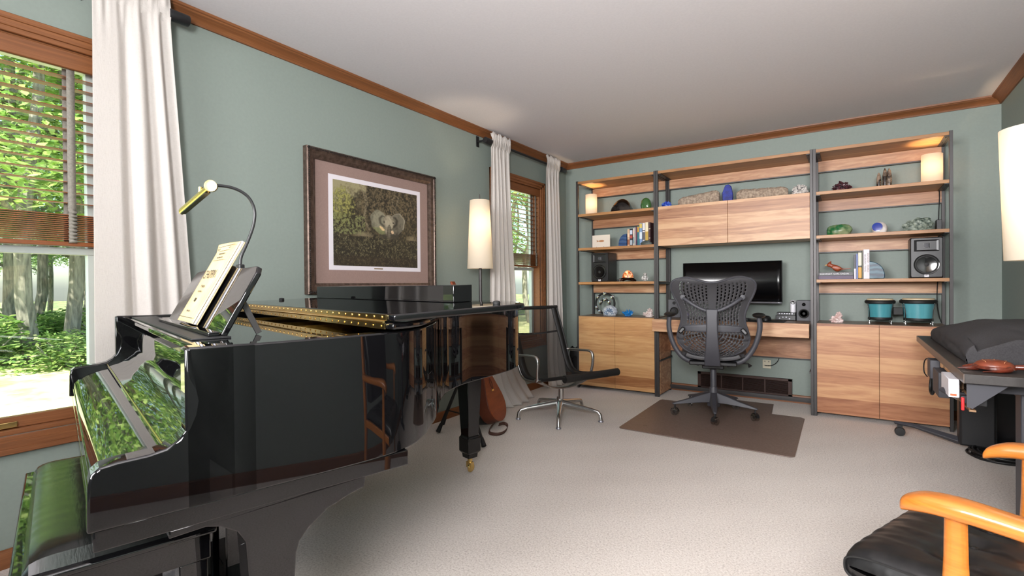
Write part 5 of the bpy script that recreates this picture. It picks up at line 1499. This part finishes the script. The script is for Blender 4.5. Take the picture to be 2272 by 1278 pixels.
# ================================================================== LOUNGE CHAIR
lc = thing('lounge_chair', 'low black mesh sling lounge chair on a polished aluminium star base', 'chair', (.735, 3.525, 0), radians(-21.7))
prof = smoothpts([(-.355, 0, .862), (-.335, 0, .80), (-.275, 0, .66), (-.225, 0, .53), (-.185, 0, .42), (-.14, 0, .345), (-.07, 0, .318), (.06, 0, .330), (.22, 0, .362), (.34, 0, .392), (.385, 0, .392)], 2)
HW = .262
for s_ in (-1, 1):
    MB().tube([p + Vector((0, s_ * HW, 0)) for p in prof], .0135, 12, flat=.7).build('side_rail', M['rubber'], lc)
    lowp = [p + Vector((-.010, s_ * (HW + .008), -.010)) for p in prof if p.x > -.26 and p.z < .55 and p.x < .12]
    MB().tube(lowp, .0105, 10, flat=.6).build('aluminium_rib', M['alum'], lc)
    band = MB().grid(lambda u, v_, s_=s_: prof[min(len(prof) - 1, int(u * (len(prof) - 1)))] + Vector((0, s_ * (HW - .004 - .052 * v_), 0)), len(prof) - 1, 1)
    band.build('edge_band', M['leatherblack'] if 'leatherblack' in M else M['rubber'], lc, solid=.012)
MB().grid(lambda u, v_: prof[min(len(prof) - 1, int(u * (len(prof) - 1)))] + Vector((-.004 * sin(pi * v_), (HW - .04) * (2 * v_ - 1), -.010 * sin(pi * v_))), len(prof) - 1, 10).build('sling', M['sling'], lc)
for p_, rr0 in ((prof[0], .015), (prof[-1] - Vector((.01, 0, .006)), .028)):
    MB().tube([p_ + Vector((0, -HW - .004, 0)), p_ + Vector((0, HW + .004, 0))], rr0, 14).build('sling_roll', M['rubber'], lc)
MB().tube(smoothpts([(-.285, -HW, .66), (-.30, -HW + .04, .655), (-.312, 0, .640), (-.30, HW - .04, .655), (-.285, HW, .66)], 2), .008, 10).build('back_stretcher', M['steel'], lc)
def yoke(u, v_):
    y = HW * (2 * u - 1); z = .325 - .078 * (1 - abs(2 * u - 1) ** 2.2); w = .028 + .03 * abs(2 * u - 1) ** 2
    return Vector((.055 + w * (2 * v_ - 1), y, z))
MB().grid(yoke, 24, 2).build('seat_yoke', M['alum'], lc, solid=.012, bevel=.003)
for s_ in (-1, 1):
    MB().lathe([(0, -.02), (.014, -.018), (.014, .018), (0, .02)], (.055, s_ * (HW + .005), .328), 18, axis=(0, 1, 0)).build('yoke_bolt', M['alum'], lc)
    yo = s_ * (HW + .020)
    arm = smoothpts([(-.215, s_ * HW, .505), (-.19, yo, .500), (-.05, yo, .508), (.045, yo, .514), (.080, yo, .500), (.088, yo, .46), (.082, yo, .40), (.070, s_ * (HW + .012), .335)], 2)
    MB().tube(arm, .0105, 12, flat=1.25).build('arm_rail', M['alum'], lc)
cl_ = MB().lathe([(.022, .15), (.022, .245)], (.055 * .3, 0, 0), 20).lathe([(.030, .06), (.030, .13), (.024, .165), (.0, .166)], (0, 0, 0), 24)
cl_.build('pedestal', M['alum'], lc)
for k in range(5):
    fx, fy = [(.507, 3.297), (.89, 3.218), (1.063, 3.556), (.765, 3.885), (.444, 3.684)][k]
    a = math.atan2(fy - 3.525, fx - .735) + radians(21.7); R_ = .335
    d = Vector((cos(a), sin(a), 0))
    pts = [d * .02 + Vector((0, 0, .115)), d * .14 + Vector((0, 0, .100)), d * .27 + Vector((0, 0, .084)), d * (R_ - .018) + Vector((0, 0, .074)), d * R_ + Vector((0, 0, .055)), d * (R_ + .006) + Vector((0, 0, .012))]
    lg = MB().tube(pts, [.026, .020, .015, .014, .013, .015], 12).build('star_leg', M['alum'], lc)
    MB().lathe([(.019, 0), (.021, .004), (.017, .014)], d * (R_ + .006), 16).build('foot_glide', M['silver'], lg)

# ================================================================== FOREGROUND ARMCHAIR  (local x = facing, y = the side nearest the camera)
ac = thing('wooden_armchair', 'honey-coloured wooden armchair with a buttoned black leather cushion in the foreground', 'armchair', (3.01, 1.61, 0), radians(157))
def armfn(s_):
    ctr = [(.150, 0, .566), (.140, 0, .576), (.105, 0, .590), (.05, 0, .596), (-.03, 0, .592), (-.15, 0, .582), (-.27, 0, .575), (-.36, 0, .578)]
    ws = [.010, .024, .033, .034, .029, .026, .026, .024]; hs = [.008, .016, .020, .021, .020, .018, .018, .017]
    c = smoothpts(ctr, 2); 
    n0 = len(c)
    def interp(L, q):
        k = q * (len(L) - 1); i0 = min(len(L) - 2, int(k)); return L[i0] + (L[i0 + 1] - L[i0]) * (k - i0)
    def fn(u, v_):
        i = int(round(u * (n0 - 1))); p = c[i]; q = i / (n0 - 1); a = 2 * pi * v_
        ca, sa = cos(a), sin(a)
        sq = lambda t_: (abs(t_) ** .7) * (1 if t_ > 0 else -1)
        return Vector((p.x, s_ * (.278 + .02 * sin(pi * q)) + interp(ws, q) * sq(ca), p.z + interp(hs, q) * sq(sa)))
    mb = MB().grid(fn, n0 - 1, 20)
    e = [fn(0, j / 20) for j in range(20)]; mb.add(e, [list(range(20))])
    return mb
def post(x, y, z0, z1, ws):
    mb = MB(); vs = []; k = len(ws)
    for i, (w, dx) in enumerate(ws):
        z = z0 + (z1 - z0) * i / (k - 1)
        for j in range(12):
            a = 2 * pi * j / 12
            vs.append(Vector((x + dx + w * cos(a) * 1.15, y + w * .8 * sin(a), z)))
    return mb.add(vs, [[i * 12 + j, i * 12 + (j + 1) % 12, (i + 1) * 12 + (j + 1) % 12, (i + 1) * 12 + j] for i in range(k - 1) for j in range(12)] + [list(range(12))[::-1], [(k - 1) * 12 + j for j in range(12)]])
for s_ in (-1, 1):
    armfn(s_).build('armrest', M['armwood'], ac, ang=60)
    post(.055, s_ * .285, 0, .580, [(.013, .0), (.016, 0), (.020, 0), (.0225, 0), (.0215, 0), (.018, 0), (.0165, 0)]).build('front_leg', M['armwood'], ac)
    MB().tube([(-.36, s_ * .27, .0), (-.33, s_ * .27, .30), (-.36, s_ * .27, .58), (-.42, s_ * .26, .86)], [.014, .02, .02, .016], 12).build('rear_leg', M['armwood'], ac)
    MB().box((-.33, s_ * .27 - .012, .315), (.20, s_ * .27 + .012, .355)).build('seat_rail', M['armwood'], ac, bevel=.005)
MB().box((.18, -.26, .305), (.205, .26, .345)).build('front_rail', M['armwood'], ac, bevel=.005)
MB().box((-.42, -.25, .80), (-.39, .25, .86)).build('top_rail', M['armwood'], ac, bevel=.008)
def cushf(u, v_):
    a = 2 * v_ - 1; ph = 2 * pi * u; cu, su = cos(ph), sin(ph)
    ed = max(0.0, 1 - abs(a) ** 9) ** .34
    C_ = abs(cu) ** .42 * (1 if cu > 0 else -1); S_ = abs(su) ** .62 * (1 if su > 0 else -1)
    x = -.022 + .305 * C_ * (.93 + .07 * ed); y = a * .268; hz = .064 * (.10 + .90 * ed)
    z = .360 + hz * S_ + .012 * (x + .3)
    if su > 0:
        for bx_ in (-.20, -.04, .10):
            for by in (-.13, .0, .13):
                d2 = (x - bx_) ** 2 + (y - by) ** 2
                z -= .018 * math.exp(-d2 / .0010) + .008 * math.exp(-d2 / .006)
        z += .003 * noise.noise(Vector((x * 10 + y * 20, y * 26 - x * 6, 2)))
    return Vector((x, y, z))
MB().grid(cushf, 220, 90).build('seat_cushion', M['leather'], ac)
for s_ in (-1, 1):
    pp_ = [cushf(k / 60, .5 + s_ * .487) + Vector((0, s_ * .004, 0)) for k in range(60)]
    MB().tube(pp_, .003, 6, closed=True).build('piping', M['rubber'], ac)
bt_ = MB()
for bx_ in (-.20, -.04, .10):
    for by in (-.13, 0, .13): bt_.sphere((bx_, by, .404), .009, 10, 6, (1, 1, .4))
bt_.build('cushion_buttons', M['leather'], ac)
MB().grid(lambda u, v_: Vector((-.30 - .11 * u + .03 * sin(pi * u), .25 * (2 * v_ - 1), .44 + .40 * u)), 20, 16).build('back_cushion', M['leather'], ac, solid=.08, bevel=.02)

# ================================================================== SIDE DESK ON THE RIGHT
dk = thing('adjustable_desk', 'dark adjustable desk on a caster base along the right wall', 'desk', (3.3, 3.4, 0))
DZ = .70; DX = 3.033; DY0, DY1 = 2.585, 4.265
MB().box((DX, DY0, DZ - .036), (3.575, DY1, DZ)).build('desk_top', M['desktop'], dk, world=True, bevel=.002)
MB().box((DX - .003, DY0, DZ - .036), (DX, DY1, DZ - .001)).build('edge_band', M['deskedge'], dk, world=True)
MB().prism([(x, 2.625, z) for x, z in ((3.045, DZ - .037), (3.045, .565), (3.062, .560), (3.17, DZ - .037))], (0, .004, 0)).build('gusset_plate', M['charcoal'], dk, world=True)
MB().box((3.23, 4.16, .03), (3.40, 4.26, DZ - .037)).build('rear_column', M['black'], dk, world=True, bevel=.012)
MB().box((3.245, 2.86, .03), (3.33, 2.95, DZ - .037)).build('front_column', M['charcoal'], dk, world=True, bevel=.006)
MB().box((3.12, 2.80, .60), (3.50, 2.86, DZ - .04)).build('cross_beam', M['charcoal'], dk, world=True, bevel=.003)
MB().box((3.27, 2.9, .55), (3.31, 4.2, .60)).build('long_beam', M['black'], dk, world=True, bevel=.003)
ft = MB(); 
def foot(yc, nm, dy=0):
    pts = [(3.40, yc, .045), (3.23, yc, .045), (3.02, yc + dy * .6, .088), (2.915, yc + dy, .090)]
    MB().tube(pts, [.028, .026, .016, .012], 4, flat=1.3).build(nm, M['charcoal'], dk, world=True, bevel=.003)
    w = MB()
    for q in (-1, 1): w.lathe([(.012, -.009), (.028, -.008), (.030, 0), (.028, .008), (.012, .009)], (2.945, yc + dy + q * .012, .030), 20, axis=(0, 1, 0))
    w.box((2.930, yc + dy - .006, .03), (2.96, yc + dy + .006, .085))
    w.build('caster', M['rubber'], dk, world=True)
foot(4.235, 'rear_foot', .10)
MB().box((3.08, 2.88, .01), (3.50, 2.93, .045)).build('front_foot', M['charcoal'], dk, world=True, bevel=.006)
tr_ = MB().box((3.055, 2.64, .545), (3.075, 3.50, .552)).box((3.055, 2.64, .60), (3.062, 3.50, .606))
for y in (2.66, 2.80, 2.95, 3.1, 3.3, 3.48): tr_.box((3.055, y, .545), (3.061, y + .012, DZ - .037))
tr_.build('cable_rack', plain('bare_rack_wood', S(150, 116, 84), .6), dk, world=True)
def hang(name, label, cat, a, b, mat, bevel=.003):
    t = thing(name, label, cat, ((a[0] + b[0]) / 2, (a[1] + b[1]) / 2, a[2]))
    MB().box(a, b).build('housing', mat, t, world=True, bevel=bevel); return t
t = hang('power_adapter', 'black power adapter with looped cable hanging farthest back under the desk edge', 'power adapter', (3.005, 3.33, .560), (3.045, 3.44, .655), M['charcoal'])
MB().tube(smoothpts([(3.02, 3.40, .655), (3.0, 3.52, .64), (3.0, 3.56, .56), (3.01, 3.50, .545)], 2), .003, 8).build('cable', M['cordblack'], t, world=True)
MB().tube(smoothpts([(3.02, 3.42, .56), (3.015, 3.43, .49), (3.015, 3.36, .47), (3.02, 3.33, .50), (3.02, 3.34, .56)], 2), .007, 8).build('cord_loop', M['cordblack'], t, world=True)
hang('power_adapter', 'second black power brick under the desk edge, next to the white box', 'power adapter', (3.005, 3.03, .52), (3.045, 3.22, .635), M['charcoal'])
t = hang('white_control_box', 'white electronic box with a small orange label under the desk edge', 'device', (3.000, 2.70, .585), (3.034, 2.90, .660), M['white'])
MB().box((3.005, 2.699, .592), (3.025, 2.7003, .600)).build('orange_label', plain('orange_label', S(226, 96, 50), .5), t, world=True)
t = hang('power_strip', 'black power strip with plugs mounted low under the near desk corner', 'power strip', (3.078, 2.68, .562), (3.115, 3.0, .598), M['black'])
pg = MB()
for y in (2.70, 2.78, 2.88): pg.box((3.040, y, .566), (3.0785, y + .03, .594))
pg.build('plugs', M['charcoal'], t, world=True)
t = hang('red_connector', 'red cable connector hanging at the near desk corner', 'connector', (3.030, 2.632, .548), (3.040, 2.645, .600), M['red'])
t = thing('audio_plug', 'silver and black audio cable plug under the near desk corner', 'plug', (3.02, 2.72, .57))
MB().tube([(2.995, 2.83, .592), (3.01, 2.78, .587)], .011, 12).build('plug_shell', M['charcoal'], t, world=True); MB().tube([(3.01, 2.78, .587), (3.03, 2.70, .580)], .006, 10).build('plug_tip', M['chrome'], t, world=True)
tw = thing('computer_tower', 'black computer case standing under the side desk near the wall', 'computer', (3.49, 4.46, 0))
MB().box((3.42, 4.32, .012), (3.565, 4.60, .42)).build('case', M['black'], tw, world=True, bevel=.004)
MB().box((3.43, 4.3185, .03), (3.555, 4.32, .40)).build('front_grille', M['screen'], tw, world=True)
MB().box((3.43, 4.33, 0), (3.45, 4.58, .012)).box((3.535, 4.33, 0), (3.555, 4.58, .012)).build('feet', M['rubber'], tw, world=True)
# dust cover
cv = thing('dust_cover', 'dark grey fabric dust cover draped over equipment on the side desk', 'cover', (3.32, 3.45, DZ))
def covfn(u, v_):
    # u 0..1 across x with skirts, v along y
    sk_ = .16
    x = lerp(3.088, 3.565, (u - sk_) / (1 - sk_)) if u > sk_ else 3.088 - .004 * sin(u / sk_ * pi)
    y = lerp(2.905, 4.06, (v_ - .07) / .86)
    h = .155
    ex = min(1, max(0, (u - sk_)) * 3.0 / (1 - sk_)); ey = 1.0
    z = .070 + (h - .070) * (ex ** .6)
    z *= 1 - .30 * math.exp(-((y - 4.06) / .25) ** 2)
    z -= .045 * math.exp(-((y - 2.905) / .16) ** 2) * (1 if ex > .2 else .3)
    z += .012 * noise.noise(Vector((x * 6, y * 4, 0))) + .014 * abs(noise.noise(Vector((x * 9 + y * 5, y * 3, 4)))) * ex
    if u <= sk_:
        k = u / sk_; z = z * k + .001; x += .010 * noise.noise(Vector((y * 9, z * 30, 1))) * sin(pi * k)
    if v_ < .07: z = z * (v_ / .07) + .001 * (1 - v_ / .07); 
    if v_ > .93: z = z * ((1 - v_) / .07) + .001
    return Vector((x, y, DZ + max(.001, z)))
MB().grid(covfn, 60, 110).build('fabric', M['clothdark'], cv, world=True, solid=.003)
# carved turtle
tc_ = PZ(2206, 828, DZ); 
ct = thing('carved_turtle', 'carved reddish wooden sea turtle on the near end of the side desk', 'ornament', (tc_.x + .01, tc_.y + .06, DZ + E_), -.08)
rw = noisy('polished_rosewood', S(70, 26, 16), S(116, 48, 30), 14, .15, coat=.6)
MB().grid(lambda u, v_: Vector((.062 * cos(2 * pi * u) * cos(v_ * pi / 2) ** .8, .048 * sin(2 * pi * u) * cos(v_ * pi / 2) ** .8, .016 + .030 * sin(v_ * pi / 2) ** .9)), 36, 12).build('shell', noisy('carved_shell_wood', S(106, 46, 26), S(134, 64, 40), 20, .35, coat=.3), ct)
gl_ = MB()
for a_ in (-.035, 0.0, .035):
    gl_.tube([(a_ * .5, -.047 * (1 - abs(a_) * 6), .022), (a_ * .8, -.030, .040), (a_, 0, .0475 - abs(a_) * .12), (a_ * .8, .030, .040)], .0012, 6)
gl_.build('shell_grooves', plain('pale_groove', S(190, 130, 90), .5), ct)
MB().lathe([(.055, .006), (.066, .012), (.064, .020), (.05, .022)], (0, 0, 0), 32).build('shell_rim', rw, ct)
MB().tube([(.060, 0, .020), (.085, 0, .022), (.098, 0, .020), (.108, 0, .016)], [.010, .011, .013, .006], 12).build('head', rw, ct)
for nm, pts in (('front_flipper', [(.045, -.035, .016), (.020, -.065, .010), (-.040, -.085, .005)]), ('front_flipper', [(.045, .035, .016), (.04, .075, .012), (0, .10, .005)]), ('rear_flipper', [(-.045, -.02, .014), (-.080, -.030, .010), (-.110, -.034, .008)]), ('rear_flipper', [(-.045, .02, .014), (-.075, .05, .008), (-.09, .06, .005)])):
    MB().tube(smoothpts(pts, 1), [.010, .012, .009, .006, .003, .002][:len(smoothpts(pts, 1))], 10).build(nm, rw, ct)
sp_ = PZ(2272, 830, DZ)
t = ornament('speckled_shell', 'pale speckled sea shell at the turtle head', 'shell', rockmesh(81, .06, .05, .045, .12, 2), noisy('speckled_shell_skin', S(90, 96, 70), S(220, 214, 190), 50, .3, coat=.4), (tc_.x + .155, tc_.y + .075, DZ + E_))
# coiled cable on the floor
cc = PZ(2222, 1012, 0)
t = thing('cable_coil', 'thick black coiled cables on the carpet under the side desk', 'cable', (cc.x - .01, cc.y - .06, 0))
for i in range(9):
    rr_ = random.Random(i); rx = .105 + .010 * i * .5; ry = .110 + .008 * i * .5; ox, oy = rr_.uniform(-.015, .015), rr_.uniform(-.015, .015); z_ = .008 + .009 * (i % 4)
    MB().tube([(ox + rx * cos(2 * pi * k / 40), oy + ry * sin(2 * pi * k / 40), z_ + .004 * sin(4 * pi * k / 40 + i)) for k in range(40)], .0065, 8, closed=True).build('cable_loop', M['cordblack'], t)

# ================================================================== FLOOR LAMPS
def floor_lamp(label, px, depth, ztop, zbot, rt, rb, energy):
    base = CAMP + ray(px, 640) * depth
    t = thing('floor_lamp', label, 'lamp', (base.x, base.y, 0))
    MB().lathe([(.13, 0), (.13, .012), (.02, .02), (0, .02)], (0, 0, 0), 36).build('base', M['steel'], t)
    MB().lathe([(.0125, .015), (.0125, zbot + .1)], (0, 0, 0), 16).lathe([(.005, zbot + .1), (.005, ztop + .03), (.003, ztop + .05)], (0, 0, 0), 10).build('pole', M['steel'], t)
    MB().lathe([(rb, zbot), (rt, ztop)], (0, 0, 0), 48, cap=False).build('lamp_shade', M['shade'], t, solid=.0015)
    rg = MB()
    for a in (0, 120, 240): rg.tube([(0, 0, ztop - .02), (rt * cos(radians(a)), rt * sin(radians(a)), ztop - .01)], .0015, 6)
    rg.build('shade_spider', M['brass'], t)
    MB().sphere((.028, 0, zbot + (ztop - zbot) * .60), .024, 14, 10, (1, 1, 1.4)).build('bulb', M['bulb'], t)
    light('bulb_light', 'POINT', (base.x + .028, base.y, zbot + (ztop - zbot) * .60 + .065), energy, (1.0, .80, .58), size=.03)
    return t
floor_lamp('tall floor lamp with a lit tapered cream shade between the picture and the far window', 1066, 3.92, 1.722, 1.190, .076, .100, 7.5)
floor_lamp('floor lamp with a big cream shade cut off at the right edge of the photo', 2302, 1.66, 1.568, 1.128, .093, .080, 6)

# ================================================================== GUITAR, STAND, BIN
gt = thing('acoustic_guitar', 'reddish brown guitar leaning behind the piano leg with a dark strap', 'guitar', (.475, 3.03, 0))
gb = Vector((.475, 3.03, .035)); gh = PX(1003, 640, .13)
gu = (gh - gb).normalized(); gn = Vector((.96, .28, 0)); gn = (gn - gu * gn.dot(gu)).normalized(); gs = gu.cross(gn)
hw = [(0, .0), (.012, .075), (.05, .135), (.11, .165), (.17, .160), (.24, .130), (.31, .095), (.38, .066), (.45, .040), (.49, .024)]
out = [(a, b) for a, b in hw] + [(a, -b) for a, b in hw[::-1][:-1]]
outp = [gb + gu * a + gs * b for a, b in out]
outp = smoothclosed(outp, 2)
MB().prism([p - gn * .045 for p in outp], gn * .088).build('body', M['guitarside'], gt, world=True, bevel=.004, ang=40)
MB().prism([p + gn * .0435 for p in outp], gn * .003).build('soundboard', M['guitar'], gt, world=True)
hl = (gh - gb).length
MB().bar(gb + gu * .45 + gn * .03, gb + gu * (hl - .06) + gn * .03, .045, .022, up=gn).build('neck', M['guitar'], gt, world=True, bevel=.004)
MB().bar(gb + gu * (hl - .08) + gn * .03, gb + gu * (hl + .05) + gn * .02, .066, .018, up=gn).build('headstock', M['guitar'], gt, world=True, bevel=.008)
cpt = gb + gu * .235 + gn * .048
MB().bar(cpt - gs * .02, cpt + gs * .02, .012, .003, up=gn).build('brass_plate', M['brass'], gt, world=True)
MB().tube([cpt + gn * .003 + gu * (.04 * cos(a_)) + gs * (.018 * sin(a_)) + gu * .05 for a_ in [2 * pi * k / 24 for k in range(24)]], .0022, 6, closed=True).build('strap_loop', M['strap'], gt, world=True)
s0_, s1_ = PZ(1105, 948, .03), PZ(1127, 950, .05)
stp = smoothpts([gb + gu * .02 + gs * -.02 + gn * .02, PZ(1078, 962, .005), PZ(1100, 968, .004), PZ(1120, 962, .006), PZ(1127, 948, .03), PZ(1118, 941, .05), PZ(1106, 945, .055)], 2)
mbs = MB()
for p, q in zip(stp, stp[1:]): mbs.add([p - Vector((0, 0, .001)), p + Vector((.004, .006, .020)), q + Vector((.004, .006, .020)), q - Vector((0, 0, .001))], [[0, 1, 2, 3]])
mbs.build('strap', M['strap'], gt, world=True, solid=.003)
sd = thing('instrument_stand', 'black folding tripod stand behind the piano leg under the guitar', 'stand', (.43, 2.80, 0))
ap = Vector((.36, 2.76, .42))
f1, f2, f3 = PZ(972, 958, .012), PZ(1074, 990, .012), Vector((.10, 2.84, .012))
for f in (f1, f2, f3):
    o_ = MB().tube([ap, f], .0095, 10).build('leg', M['rubber'], sd, world=True)
    MB().tube([f + (ap - f).normalized() * .06, f], [.013, .017], 10).build('rubber_foot', M['rubber'], o_, world=True)
MB().tube([ap.lerp(f1, .62), ap.lerp(f2, .62)], .0045, 8).build('cross_bar', M['rubber'], sd, world=True)
MB().tube([ap, ap + Vector((-.03, .03, .18))], .011, 10).build('upright', M['rubber'], sd, world=True)
bn = thing('waste_bin', 'black waste bin with a black bag in the far corner behind the lounge chair', 'bin', (.222, 4.885, 0))
MB().lathe([(.070, 0), (.085, .36), (.088, .365), (.080, .365), (.066, .01)], (0, 0, 0), 28).build('bin_body', M['black'], bn)
MB().grid(lambda u, v_: Vector(((.087 + .010 * v_ * (1 + .5 * sin(u * 40)) ) * cos(2 * pi * u), (.087 + .010 * v_ * (1 + .5 * sin(u * 31))) * sin(2 * pi * u), .375 + .012 * sin(u * 44) - .10 * v_)), 60, 6).build('bin_bag', M['rubber'], bn, solid=.001)
